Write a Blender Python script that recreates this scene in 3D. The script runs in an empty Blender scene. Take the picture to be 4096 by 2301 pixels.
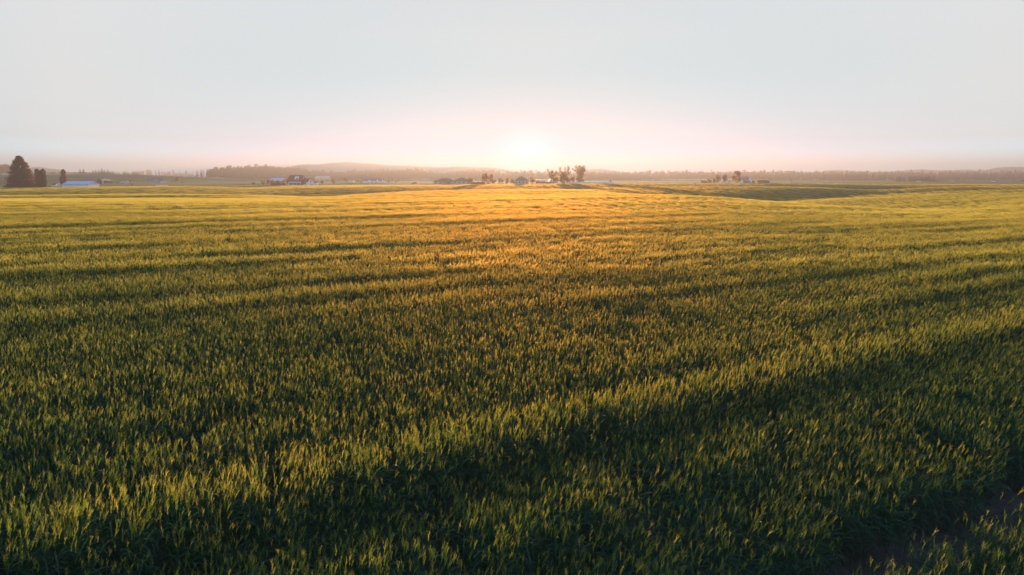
import bpy, math, random
import numpy as np
from mathutils import Vector, Matrix

R = math.radians
rng = np.random.default_rng(11)
random.seed(5)
S = bpy.context.scene
C = S.collection

# ------------------------------------------------------------------ camera
F, CX, CY = 2730.0, 2048.0, 1150.5          # photo geometry (4096 x 2301)
HOR = 714.0
CAMZ = 4.2
PITCH = math.atan((CY - HOR) / F)
cd = bpy.data.cameras.new('camera'); cam = bpy.data.objects.new('camera', cd); C.objects.link(cam)
cd.sensor_width = 36.0; cd.lens = 36.0 * F / 4096.0; cd.clip_start = 0.1; cd.clip_end = 30000
cam.location = (0, 0, CAMZ); cam.rotation_euler = (math.pi / 2 - PITCH, 0, 0)
S.camera = cam

# ------------------------------------------------------------------ sky, sun, exposure
SUN_EL, SUN_AZ = R(1.9), math.atan((2110 - CX) / F)      # azimuth measured from +Y to +X
w = bpy.data.worlds.new('World'); S.world = w; w.use_nodes = True; w.cycles.sampling_method = 'NONE'
nt = w.node_tree; nt.nodes.clear()
def N(nt, t, **k):
    n = nt.nodes.new(t)
    for a, b in k.items(): setattr(n, a, b)
    return n
out = N(nt, 'ShaderNodeOutputWorld')
sky = N(nt, 'ShaderNodeTexSky', sky_type='NISHITA', sun_disc=False)
sky.sun_elevation = SUN_EL; sky.sun_rotation = SUN_AZ; sky.dust_density = 0.6; sky.air_density = 1.2
b1 = N(nt, 'ShaderNodeBackground'); b1.inputs[1].default_value = 0.006
nt.links.new(sky.outputs[0], b1.inputs[0])
# thin bright cloud veil that fills the lower sky and thins towards the zenith
tc = N(nt, 'ShaderNodeTexCoord'); sp = N(nt, 'ShaderNodeSeparateXYZ')
nt.links.new(tc.outputs['Generated'], sp.inputs[0])
def ramp(stops):
    rp = N(nt, 'ShaderNodeValToRGB'); nt.links.new(sp.outputs[2], rp.inputs[0]); e = rp.color_ramp.elements
    e[0].position = stops[0][0]; e[0].color = (*stops[0][1], 1); e[1].position = stops[-1][0]; e[1].color = (*stops[-1][1], 1)
    for p, c in stops[1:-1]: k = e.new(p); k.color = (*c, 1)
    return rp
UP = [(0.34, (0.12, 0.145, 0.160)), (0.46, (0.060, 0.090, 0.115)), (0.65, (0.024, 0.050, 0.078)), (1.0, (0.014, 0.038, 0.070))]
SIDE = [(0.0, (0.1345, 0.2392, 0.3017)), (0.0337, (0.1201, 0.2136, 0.2694)), (0.0512, (0.1108, 0.1589, 0.1909)), (0.0802, (0.1135, 0.1419, 0.1653)), (0.12, (0.118, 0.1356, 0.1516)), (0.1616, (0.1207, 0.1333, 0.1453)), (0.2005, (0.1232, 0.1336, 0.1438))]
MID = [(0.0, (0.0045, 0.0715, 0.2265)), (0.0403, (0.004, 0.0638, 0.2022)), (0.0612, (0.004, 0.0832, 0.1718)), (0.0956, (0.004, 0.086, 0.148)), (0.1425, (0.0151, 0.0878, 0.1326)), (0.191, (0.0475, 0.0965, 0.1287)), (0.2358, (0.0594, 0.0955, 0.1221))]
# the veil is brightened behind the camera, added fill for walls facing it
SD = Vector((math.sin(SUN_AZ) * math.cos(SUN_EL), math.cos(SUN_AZ) * math.cos(SUN_EL), math.sin(SUN_EL)))
dt = N(nt, 'ShaderNodeVectorMath', operation='DOT_PRODUCT'); nt.links.new(tc.outputs['Generated'], dt.inputs[0]); dt.inputs[1].default_value = SD
mr = N(nt, 'ShaderNodeMapRange', interpolation_type='SMOOTHSTEP'); nt.links.new(dt.outputs['Value'], mr.inputs[0])
mr.inputs[1].default_value = -0.3; mr.inputs[2].default_value = 0.70; mr.inputs[3].default_value = 1.7; mr.inputs[4].default_value = 1.0
ac = N(nt, 'ShaderNodeMath', operation='ARCCOSINE'); nt.links.new(dt.outputs['Value'], ac.inputs[0])
ma = N(nt, 'ShaderNodeMapRange'); nt.links.new(ac.outputs[0], ma.inputs[0]); ma.inputs[1].default_value = R(1); ma.inputs[2].default_value = R(34)
mx = N(nt, 'ShaderNodeMix', data_type='RGBA'); nt.links.new(ma.outputs[0], mx.inputs[0]); nt.links.new(ramp(MID + UP).outputs[0], mx.inputs[6]); nt.links.new(ramp(SIDE + UP).outputs[0], mx.inputs[7])
b2 = N(nt, 'ShaderNodeBackground'); nt.links.new(mx.outputs[2], b2.inputs[0]); nt.links.new(mr.outputs[0], b2.inputs[1])
BD = Vector((math.sin(SUN_AZ), math.cos(SUN_AZ), 0.012)).normalized()      # the glare sits on the skyline
d2 = N(nt, 'ShaderNodeVectorMath', operation='DOT_PRODUCT'); nt.links.new(tc.outputs['Generated'], d2.inputs[0]); d2.inputs[1].default_value = BD
a3 = N(nt, 'ShaderNodeMath', operation='ARCCOSINE'); nt.links.new(d2.outputs['Value'], a3.inputs[0])
mg = N(nt, 'ShaderNodeMapRange', interpolation_type='SMOOTHERSTEP'); nt.links.new(a3.outputs[0], mg.inputs[0])
mg.inputs[1].default_value = R(6.5); mg.inputs[2].default_value = 0; mg.inputs[3].default_value = 0; mg.inputs[4].default_value = 0.42
pw = N(nt, 'ShaderNodeMath', operation='POWER'); nt.links.new(mg.outputs[0], pw.inputs[0]); pw.inputs[1].default_value = 3.0
b3 = N(nt, 'ShaderNodeBackground'); b3.inputs[0].default_value = (1.0, 0.97, 0.9, 1); nt.links.new(pw.outputs[0], b3.inputs[1])
a0 = N(nt, 'ShaderNodeAddShader'); a1 = N(nt, 'ShaderNodeAddShader')
nt.links.new(b1.outputs[0], a0.inputs[0]); nt.links.new(b3.outputs[0], a0.inputs[1]); nt.links.new(a0.outputs[0], a1.inputs[0]); nt.links.new(b2.outputs[0], a1.inputs[1]); nt.links.new(a1.outputs[0], out.inputs[0])

sl = bpy.data.lights.new('sun', 'SUN'); sun = bpy.data.objects.new('sun', sl); C.objects.link(sun)
sl.energy = 5.0; sl.angle = R(0.6); sl.color = (1.0, 0.66, 0.31)
sun.rotation_euler = SD.to_track_quat('Z', 'Y').to_euler()
sun.location = (0, 0, 200)

S.view_settings.view_transform = 'Standard'; S.view_settings.look = 'None'
S.view_settings.exposure = 2.45; S.view_settings.gamma = 1.0
S.render.engine = 'CYCLES'
cy = S.cycles
cy.use_denoising = True; cy.max_bounces = 5; cy.diffuse_bounces = 3; cy.transmission_bounces = 4
cy.transparent_max_bounces = 8; cy.volume_bounces = 0; cy.caustics_reflective = False; cy.caustics_refractive = False

# ------------------------------------------------------------------ helpers
def tag(o, label=None, cat=None, group=None, kind=None):
    if label: o['label'] = label
    if cat: o['category'] = cat
    if group: o['group'] = group
    if kind: o['kind'] = kind
    return o

def mat(name, col, rough=0.8, spec=0.2, metal=0.0, noise=0.0, nscale=4.0, bump=0.0, trans=0.0, tcol=None, rnd=0.0, stretch=(1, 1, 1)):
    m = bpy.data.materials.new(name); m.use_nodes = True; t = m.node_tree; t.nodes.clear()
    o = N(t, 'ShaderNodeOutputMaterial'); b = N(t, 'ShaderNodeBsdfPrincipled')
    b.inputs['Roughness'].default_value = rough; b.inputs['Specular IOR Level'].default_value = spec; b.inputs['Metallic'].default_value = metal
    csock = None
    if noise or rnd:
        tcn = N(t, 'ShaderNodeTexCoord'); mp = N(t, 'ShaderNodeMapping'); mp.inputs['Scale'].default_value = stretch
        t.links.new(tcn.outputs['Object'], mp.inputs[0])
        nz = N(t, 'ShaderNodeTexNoise'); nz.inputs['Scale'].default_value = nscale; nz.inputs['Detail'].default_value = 4
        t.links.new(mp.outputs[0], nz.inputs[0])
        ma = N(t, 'ShaderNodeMath', operation='MULTIPLY_ADD'); t.links.new(nz.outputs[0], ma.inputs[0])
        ma.inputs[1].default_value = 2 * noise; ma.inputs[2].default_value = 1 - noise
        oi = N(t, 'ShaderNodeObjectInfo'); mb = N(t, 'ShaderNodeMath', operation='MULTIPLY_ADD'); t.links.new(oi.outputs['Random'], mb.inputs[0])
        mb.inputs[1].default_value = rnd; mb.inputs[2].default_value = -rnd / 2
        ad = N(t, 'ShaderNodeMath', operation='ADD'); t.links.new(ma.outputs[0], ad.inputs[0]); t.links.new(mb.outputs[0], ad.inputs[1])
        hs = N(t, 'ShaderNodeHueSaturation'); hs.inputs['Color'].default_value = (*col, 1); t.links.new(ad.outputs[0], hs.inputs['Value'])
        csock = hs.outputs[0]; t.links.new(csock, b.inputs['Base Color'])
        if bump:
            bp = N(t, 'ShaderNodeBump'); bp.inputs['Strength'].default_value = bump; t.links.new(nz.outputs[0], bp.inputs['Height']); t.links.new(bp.outputs[0], b.inputs['Normal'])
    else:
        b.inputs['Base Color'].default_value = (*col, 1)
    if trans:
        tr = N(t, 'ShaderNodeBsdfTranslucent'); tr.inputs[0].default_value = (*(tcol or col), 1)
        mx = N(t, 'ShaderNodeMixShader'); mx.inputs[0].default_value = trans
        t.links.new(b.outputs[0], mx.inputs[1]); t.links.new(tr.outputs[0], mx.inputs[2])
        rf = N(t, 'ShaderNodeBsdfRefraction'); rf.inputs['Roughness'].default_value = 0.6; rf.inputs['IOR'].default_value = 1.5; rf.inputs['Color'].default_value = (1.0, 0.42, 0.12, 1)
        m3 = N(t, 'ShaderNodeMixShader'); m3.inputs[0].default_value = 0.035; t.links.new(mx.outputs[0], m3.inputs[1]); t.links.new(rf.outputs[0], m3.inputs[2]); t.links.new(m3.outputs[0], o.inputs[0])
    else: t.links.new(b.outputs[0], o.inputs[0])
    return m

class MB:
    """collects geometry for one mesh"""
    def __init__(s): s.v = []; s.f = []; s.m = []
    def add(s, vs, fs, mi=0):
        o = len(s.v); s.v += [tuple(p) for p in vs]; s.f += [tuple(i + o for i in f) for f in fs]; s.m += [mi] * len(fs); return s
    def box(s, x0, x1, y0, y1, z0, z1, mi=0):
        return s.add([(x0,y0,z0),(x1,y0,z0),(x1,y1,z0),(x0,y1,z0),(x0,y0,z1),(x1,y0,z1),(x1,y1,z1),(x0,y1,z1)],
              [(0,3,2,1),(4,5,6,7),(0,1,5,4),(1,2,6,5),(2,3,7,6),(3,0,4,7)], mi)
    def tube(s, pts, rad, n=6, mi=0):
        vs = []; fs = []
        for i, (p, r) in enumerate(zip(pts, rad)):
            p = Vector(p); a = Vector(pts[max(0, i-1)]); b = Vector(pts[min(len(pts)-1, i+1)])
            d = (b - a).normalized(); u = d.orthogonal().normalized(); v = d.cross(u)
            for k in range(n):
                t = 2 * math.pi * k / n; vs.append(p + (u * math.cos(t) + v * math.sin(t)) * r)
        for i in range(len(pts) - 1):
            for k in range(n): fs.append((i*n+k, i*n+(k+1)%n, (i+1)*n+(k+1)%n, (i+1)*n+k))
        fs.append(tuple(range(n-1, -1, -1))); fs.append(tuple(range((len(pts)-1)*n, len(pts)*n)))
        return s.add(vs, fs, mi)
    def mesh(s, name, mats, smooth=False):
        m = bpy.data.meshes.new(name); m.from_pydata(s.v, [], s.f)
        for k in (mats if isinstance(mats, (list, tuple)) else [mats]): m.materials.append(k)
        m.polygons.foreach_set('material_index', s.m)
        if smooth: m.polygons.foreach_set('use_smooth', [True] * len(s.f))
        m.update(); return m
    def build(s, name, mats, parent=None, smooth=False):
        o = bpy.data.objects.new(name, s.mesh(name, mats, smooth)); C.objects.link(o)
        if parent: o.parent = parent
        return o

def empty(name, loc, rz=0.0):
    o = bpy.data.objects.new(name, None); C.objects.link(o); o.location = loc; o.rotation_euler = (0, 0, rz); o.empty_display_size = 0.5
    return o

def np_mesh(name, V, Fc, mats, mi=None, smooth=False):
    """V (n,3), Fc (m,k) all faces with k corners"""
    m = bpy.data.meshes.new(name); n, k = Fc.shape
    m.vertices.add(len(V)); m.vertices.foreach_set('co', np.asarray(V, np.float32).ravel())
    m.loops.add(n * k); m.loops.foreach_set('vertex_index', Fc.astype(np.int32).ravel())
    m.polygons.add(n); m.polygons.foreach_set('loop_start', np.arange(0, n*k, k, dtype=np.int32))
    m.polygons.foreach_set('loop_total', np.full(n, k, np.int32))
    for q in mats: m.materials.append(q)
    if mi is not None: m.polygons.foreach_set('material_index', np.asarray(mi, np.int32))
    if smooth: m.polygons.foreach_set('use_smooth', np.ones(n, bool))
    m.update(calc_edges=True); return m

def hsh(ix, iy, seed):
    h = (ix.astype(np.int64) * 374761393 + iy.astype(np.int64) * 668265263 + seed * 974711) & 0x7fffffff
    h = ((h ^ (h >> 13)) * 1274126177) & 0x7fffffff
    return ((h ^ (h >> 16)) & 0xffff) / 65535.0
def vnoise(x, y, seed=0):
    ix = np.floor(x); iy = np.floor(y); fx = x - ix; fy = y - iy
    fx = fx*fx*(3-2*fx); fy = fy*fy*(3-2*fy)
    a = hsh(ix, iy, seed); b = hsh(ix+1, iy, seed); c = hsh(ix, iy+1, seed); d = hsh(ix+1, iy+1, seed)
    return (a*(1-fx)+b*fx)*(1-fy) + (c*(1-fx)+d*fx)*fy
def fbm(x, y, seed=0, oct=3):
    s = 0; a = 0.5; t = 0
    for i in range(oct): s = s + a * vnoise(x * 2**i + 17*i, y * 2**i, seed + i); t += a; a *= 0.5
    return s / t

# ------------------------------------------------------------------ terrain
sP, cP = math.sin(PITCH), math.cos(PITCH)
def z_at(Y, py):
    v = (py - CY) / F
    return CAMZ - Y * (sP + cP * v) / (cP - sP * v)
def x_at(Y, px, py=730.0):
    v = (py - CY) / F
    return Y * ((px - CX) / F) / (cP - sP * v)
def py_of(Y, z):
    t = (CAMZ - z) / Y            # = (s+cv)/(c-sv)
    v = (t * cP - sP) / (cP + t * sP)
    return CY + F * v
CAN = 0.85
FARP = [(700, 731.5), (1000, 725), (1500, 720.8), (2000, 719.2), (3500, 717), (7000, 716)]
FARH = [(700, 731), (850, 722), (1020, 707), (1200, 697.5), (1350, 697.5), (1700, 703), (3500, 716), (7000, 716)]
L0 = [(60,866),(100,806),(148,795),(162,799),(174,791),(184,783),(194,782),(236,787),(250,780),(285,763),(300,761),(330,757),(360,751)]
COLS = {
 -1400: (L0, FARH), 0: (L0, FARH),
 512: ([(60,866),(100,808),(150,792),(162,794),(180,780),(195,775),(250,782),(262,773),(320,751.5),(340,749),(400,746)], FARH),
 700: ([(60,866),(100,808),(150,793),(165,795),(182,780),(195,776),(252,783),(265,774),(325,752),(345,749.5),(420,745)], [(700,732),(850,724),(1020,714),(1200,705),(1350,704),(1800,708),(3500,717),(7000,716)]),
 870: ([(60,866),(100,809),(150,794),(165,795),(192,778),(255,785),(268,777),(330,753),(345,750.5),(450,744)], [(700,732),(850,727),(1020,721),(1200,714),(1350,713),(1800,714),(3500,717.5),(7000,716)]),
 1024: ([(60,866),(100,810),(150,795),(190,779),(255,787),(268,779),(335,758),(350,755),(400,752),(430,748),(470,743)], FARP),
 1300: ([(60,866),(100,812),(160,787),(250,795),(265,786),(350,750.5),(370,748),(470,741)], FARP),
 1536: ([(60,866),(100,808),(140,787),(185,768),(285,777),(298,768),(365,746),(385,744),(470,740.5)], FARP),
 1800: ([(60,866),(100,807),(145,780),(195,760.5),(300,768),(315,760),(375,743.5),(470,738.5)], FARP),
 2048: ([(60,866),(100,806),(150,777),(200,755),(325,762),(340,755),(400,740.5),(470,737)], FARP),
 2300: ([(60,866),(100,805),(150,776),(200,757),(325,763),(338,756),(400,740.5),(475,736.5)], FARP),
 2560: ([(60,866),(100,806),(150,776),(200,781),(212,773),(262,759),(330,748.5),(385,754),(395,748),(440,738.5),(480,736)], FARP),
 2800: ([(60,868),(100,809),(142,782),(192,791),(205,782),(262,761),(330,748),(385,753),(400,747),(450,737),(490,735)], FARP),
 3072: ([(60,870),(100,816),(130,801),(210,812),(222,801),(285,762),(335,747.5),(400,753),(415,746),(460,736),(500,733)], FARP),
 3300: ([(60,878),(80,846),(115,818),(150,832),(190,800),(205,799),(255,807),(265,799),(335,752),(350,750),(400,757),(415,749),(470,738),(520,734)], FARP),
 3513: ([(60,880),(80,853),(105,834),(130,842),(180,795),(210,783),(270,792),(285,783),(350,765),(365,764),(432,774),(440,763),(470,744),(540,737)], FARP),
 3784: ([(60,885),(95,847),(120,838),(180,785),(230,766),(306,776),(314,765),(334,749.5),(350,748),(412,755),(420,748),(438,741),(550,738)], FARP),
 4096: ([(60,885),(100,832),(150,797),(230,761),(292,768),(300,760),(318,750),(340,750.5),(356,745),(364,744),(410,750),(450,742),(560,738)], FARP),
 5500: ([(60,885),(100,832),(150,797),(230,761),(292,768),(300,760),(318,750),(340,750.5),(356,745),(364,744),(410,750),(450,742),(560,738)], FARP),
}
SX = np.linspace(-1.4, 1.4, 281)               # tangent of azimuth
LY = np.linspace(math.log(25), math.log(7000), 520)
cols = sorted(COLS)
EDGE = [COLS[c][0][-1][0] for c in cols]
csx = np.array([(c - CX) / F / 1.0127 for c in cols])
def edge_y(s): return np.interp(s, csx, EDGE)
prof = []
for c in cols:
    near, far = COLS[c]
    Ys = [20, 30]; Zs = [0, 0]
    for (Y, y) in near: Ys.append(Y); Zs.append(z_at(Y, y) - CAN)
    for (Y, y) in far:
        if Y > Ys[-1] + 60: Ys.append(Y); Zs.append(z_at(Y, y))
    prof.append(np.interp(LY, np.log(Ys), Zs))
prof = np.array(prof)
G = np.zeros((len(SX), len(LY)))
def smooth_interp(x, xs, M):
    i = np.clip(np.searchsorted(xs, x) - 1, 0, len(xs) - 2)
    t = np.clip((x - xs[i]) / (xs[i+1] - xs[i]), 0, 1); t = t*t*(3-2*t)*0.5 + t*0.5
    return M[i] * (1-t)[:, None] + M[i+1] * t[:, None]
G = smooth_interp(SX, csx, prof)
def gsm(A, sig, ax):
    r = int(3*sig)+1; k = np.exp(-0.5*(np.arange(-r, r+1)/sig)**2); k /= k.sum()
    P = np.pad(A, [(r, r) if a == ax else (0, 0) for a in (0, 1)], mode='edge')
    return np.apply_along_axis(lambda v: np.convolve(v, k, 'valid'), ax, P)
G = gsm(gsm(G, 2.2, 1), 3.0, 0)
def terrain(X, Y):
    X = np.asarray(X, float); Y = np.asarray(Y, float)
    Yc = np.maximum(Y, 26.0); s = np.clip(X / Yc, -1.399, 1.399)
    gi = (s + 1.4) / 2.8 * (len(SX) - 1); gj = (np.log(np.minimum(Yc, 6990)) - LY[0]) / (LY[1] - LY[0]); gj = np.clip(gj, 0, len(LY) - 1.001)
    i = np.floor(gi).astype(int); j = np.floor(gj).astype(int); a = gi - i; b = gj - j; i1 = np.minimum(i+1, len(SX)-1)
    z = (G[i, j]*(1-a)+G[i1, j]*a)*(1-b) + (G[i, j+1]*(1-a)+G[i1, j+1]*a)*b
    z = z * np.clip((Y - 10) / 40, 0, 1)
    return z
def tz(X, Y): return float(terrain(np.array([X]), np.array([Y]))[0])

# rows of the sown crop run 31 degrees off the picture plane; one bare wheel track crosses the right corner
DA = R(31)
def across(X, Y): return -X * math.sin(DA) + Y * math.cos(DA)
def along(X, Y): return X * math.cos(DA) + Y * math.sin(DA)
TRK = across(3.95, 6.45)
def track_off(X, Y): return across(X, Y) - TRK - 0.12 * (vnoise(along(X, Y) * 0.35, X*0, 91) - 0.5)

# ------------------------------------------------------------------ ground sheet
def ground():
    m = bpy.data.materials.new('field_soil_and_grass'); m.use_nodes = True; t = m.node_tree; L = t.links.new
    b = t.nodes['Principled BSDF']; b.inputs['Roughness'].default_value = 0.95; b.inputs['Specular IOR Level'].default_value = 0.1
    tcn = N(t, 'ShaderNodeTexCoord')
    def noise(scale, st, det=4):
        mp = N(t, 'ShaderNodeMapping'); mp.inputs['Scale'].default_value = st; L(tcn.outputs['Object'], mp.inputs[0])
        n = N(t, 'ShaderNodeTexNoise'); n.inputs['Scale'].default_value = scale; n.inputs['Detail'].default_value = det; L(mp.outputs[0], n.inputs[0]); return n
    n1 = noise(0.012, (0.35, 1.6, 1)); n2 = noise(6.0, (1, 1, 1), 6); n3 = noise(0.05, (0.3, 3, 1))
    r1 = N(t, 'ShaderNodeValToRGB'); L(n1.outputs[0], r1.inputs[0]); e = r1.color_ramp.elements
    e[0].position = 0.30; e[0].color = (0.05, 0.09, 0.022, 1); e[1].position = 0.72; e[1].color = (0.22, 0.21, 0.065, 1)
    k = e.new(0.48); k.color = (0.09, 0.13, 0.035, 1); k = e.new(0.58); k.color = (0.15, 0.17, 0.055, 1)
    mx = N(t, 'ShaderNodeMix', data_type='RGBA', blend_type='MULTIPLY'); mx.inputs[0].default_value = 0.7
    r3 = N(t, 'ShaderNodeValToRGB'); L(n3.outputs[0], r3.inputs[0]); r3.color_ramp.elements[0].color = (0.5, 0.5, 0.5, 1); r3.color_ramp.elements[1].color = (1.35, 1.3, 1.2, 1)
    L(r1.outputs[0], mx.inputs[6]); L(r3.outputs[0], mx.inputs[7])
    # soil under the wheat, nearer than the field edge (attribute 'crop')
    at = N(t, 'ShaderNodeAttribute'); at.attribute_name = 'crop'
    r2 = N(t, 'ShaderNodeValToRGB'); L(n2.outputs[0], r2.inputs[0]); r2.color_ramp.elements[0].color = (0.02, 0.014, 0.013, 1); r2.color_ramp.elements[1].color = (0.13, 0.09, 0.085, 1)
    m2 = N(t, 'ShaderNodeMix', data_type='RGBA'); L(at.outputs['Fac'], m2.inputs[0]); L(mx.outputs[2], m2.inputs[6]); L(r2.outputs[0], m2.inputs[7])
    L(m2.outputs[2], b.inputs['Base Color'])
    bp = N(t, 'ShaderNodeBump'); bp.inputs['Strength'].default_value = 0.8; bp.inputs['Distance'].default_value = 0.05; L(n2.outputs[0], bp.inputs['Height']); L(bp.outputs[0], b.inputs['Normal'])
    # polar grid, fine ahead of the camera
    ang = np.concatenate([np.linspace(-52, 52, 261), np.linspace(56, 304, 40)]); ang = np.radians(ang)
    rad = np.concatenate([[0.0], np.geomspace(1.2, 2580, 420)])
    A, Rr = np.meshgrid(ang, rad, indexing='ij')
    X = Rr * np.sin(A); Y = Rr * np.cos(A)
    Z = terrain(X, Y)
    near = Rr < 40
    Z = Z + np.where(near, 0.07 * (fbm(X*3.0, Y*3.0, 5) - 0.5), 0)
    off = np.abs(track_off(X, Y)); Z = Z - np.where(near, 0.05 * np.exp(-(off/0.3)**2), 0)
    V = np.stack([X, Y, Z], -1).reshape(-1, 3); na, nr = A.shape
    i = np.arange(na)[:, None]; j = np.arange(nr - 1)[None]
    i2 = (i + 1) % na
    Fc = np.stack([i*nr+j + 0*j, i*nr+j+1, i2*nr+j+1, i2*nr+j], -1).reshape(-1, 4)[:, ::-1]
    me = np_mesh('ground', V, Fc, [m], smooth=True)
    a = me.attributes.new('crop', 'FLOAT', 'POINT')
    s = X / np.maximum(Y, 1); crop = np.where(Y > 0, np.clip((edge_y(s) - Y) / 4 + 0.5, 0, 1), 1.0)
    a.data.foreach_set('value', crop.ravel().astype(np.float32))
    o = bpy.data.objects.new('ground', me); C.objects.link(o); tag(o, kind='structure', label='rolling farmland ground under the crop and out to the horizon')
ground()

# ------------------------------------------------------------------ wheat
def plant_mat(name, c1, c2, tc1, tc2, trans, spec=0.3, rough=0.5, fwd=0.1):
    m = bpy.data.materials.new(name); m.use_nodes = True; t = m.node_tree; t.nodes.clear(); L = t.links.new
    o = N(t, 'ShaderNodeOutputMaterial'); b = N(t, 'ShaderNodeBsdfPrincipled'); b.inputs['Roughness'].default_value = rough; b.inputs['Specular IOR Level'].default_value = spec
    oi = N(t, 'ShaderNodeObjectInfo'); g = N(t, 'ShaderNodeNewGeometry')
    nz = N(t, 'ShaderNodeTexNoise'); nz.inputs['Scale'].default_value = 0.35; nz.inputs['Detail'].default_value = 3; L(g.outputs['Position'], nz.inputs[0])
    at = N(t, 'ShaderNodeAttribute'); at.attribute_name = 'tint'
    s1 = N(t, 'ShaderNodeMath', operation='MULTIPLY_ADD'); L(nz.outputs[0], s1.inputs[0]); s1.inputs[1].default_value = 1.2; s1.inputs[2].default_value = -0.6
    sy = N(t, 'ShaderNodeSeparateXYZ'); L(g.outputs['Position'], sy.inputs[0])     # near dimness and far glow put into the colour: darker green near, gold away
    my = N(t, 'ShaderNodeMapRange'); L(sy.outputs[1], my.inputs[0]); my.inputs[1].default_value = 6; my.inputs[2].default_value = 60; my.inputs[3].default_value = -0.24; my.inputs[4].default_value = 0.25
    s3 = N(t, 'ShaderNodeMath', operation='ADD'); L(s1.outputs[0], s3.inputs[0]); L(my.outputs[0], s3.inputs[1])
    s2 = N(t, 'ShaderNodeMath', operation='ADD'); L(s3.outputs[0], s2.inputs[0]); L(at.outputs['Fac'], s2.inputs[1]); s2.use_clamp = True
    m1 = N(t, 'ShaderNodeMix', data_type='RGBA'); L(s2.outputs[0], m1.inputs[0]); m1.inputs[6].default_value = (*c1, 1); m1.inputs[7].default_value = (*c2, 1)
    m2 = N(t, 'ShaderNodeMix', data_type='RGBA'); L(s2.outputs[0], m2.inputs[0]); m2.inputs[6].default_value = (*tc1, 1); m2.inputs[7].default_value = (*tc2, 1)
    L(m1.outputs[2], b.inputs['Base Color'])
    tr = N(t, 'ShaderNodeBsdfTranslucent'); L(m2.outputs[2], tr.inputs[0])
    mx = N(t, 'ShaderNodeMixShader'); mx.inputs[0].default_value = trans
    L(b.outputs[0], mx.inputs[1]); L(tr.outputs[0], mx.inputs[2])
    rf = N(t, 'ShaderNodeBsdfRefraction'); rf.inputs['Roughness'].default_value = 0.68; rf.inputs['IOR'].default_value = 1.5; rf.inputs['Color'].default_value = (1.0, 0.36, 0.09, 1)
    m3 = N(t, 'ShaderNodeMixShader'); m3.inputs[0].default_value = fwd; L(mx.outputs[0], m3.inputs[1]); L(rf.outputs[0], m3.inputs[2]); L(m3.outputs[0], o.inputs[0]); return m
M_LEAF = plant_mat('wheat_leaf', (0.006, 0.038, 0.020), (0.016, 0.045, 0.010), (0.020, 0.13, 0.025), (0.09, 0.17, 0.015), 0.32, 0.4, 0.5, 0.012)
M_EAR = plant_mat('wheat_ear', (0.06, 0.11, 0.035), (0.25, 0.23, 0.045), (0.18, 0.29, 0.035), (0.78, 0.62, 0.12), 0.50, 0.35, 0.5, 0.052)

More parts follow.
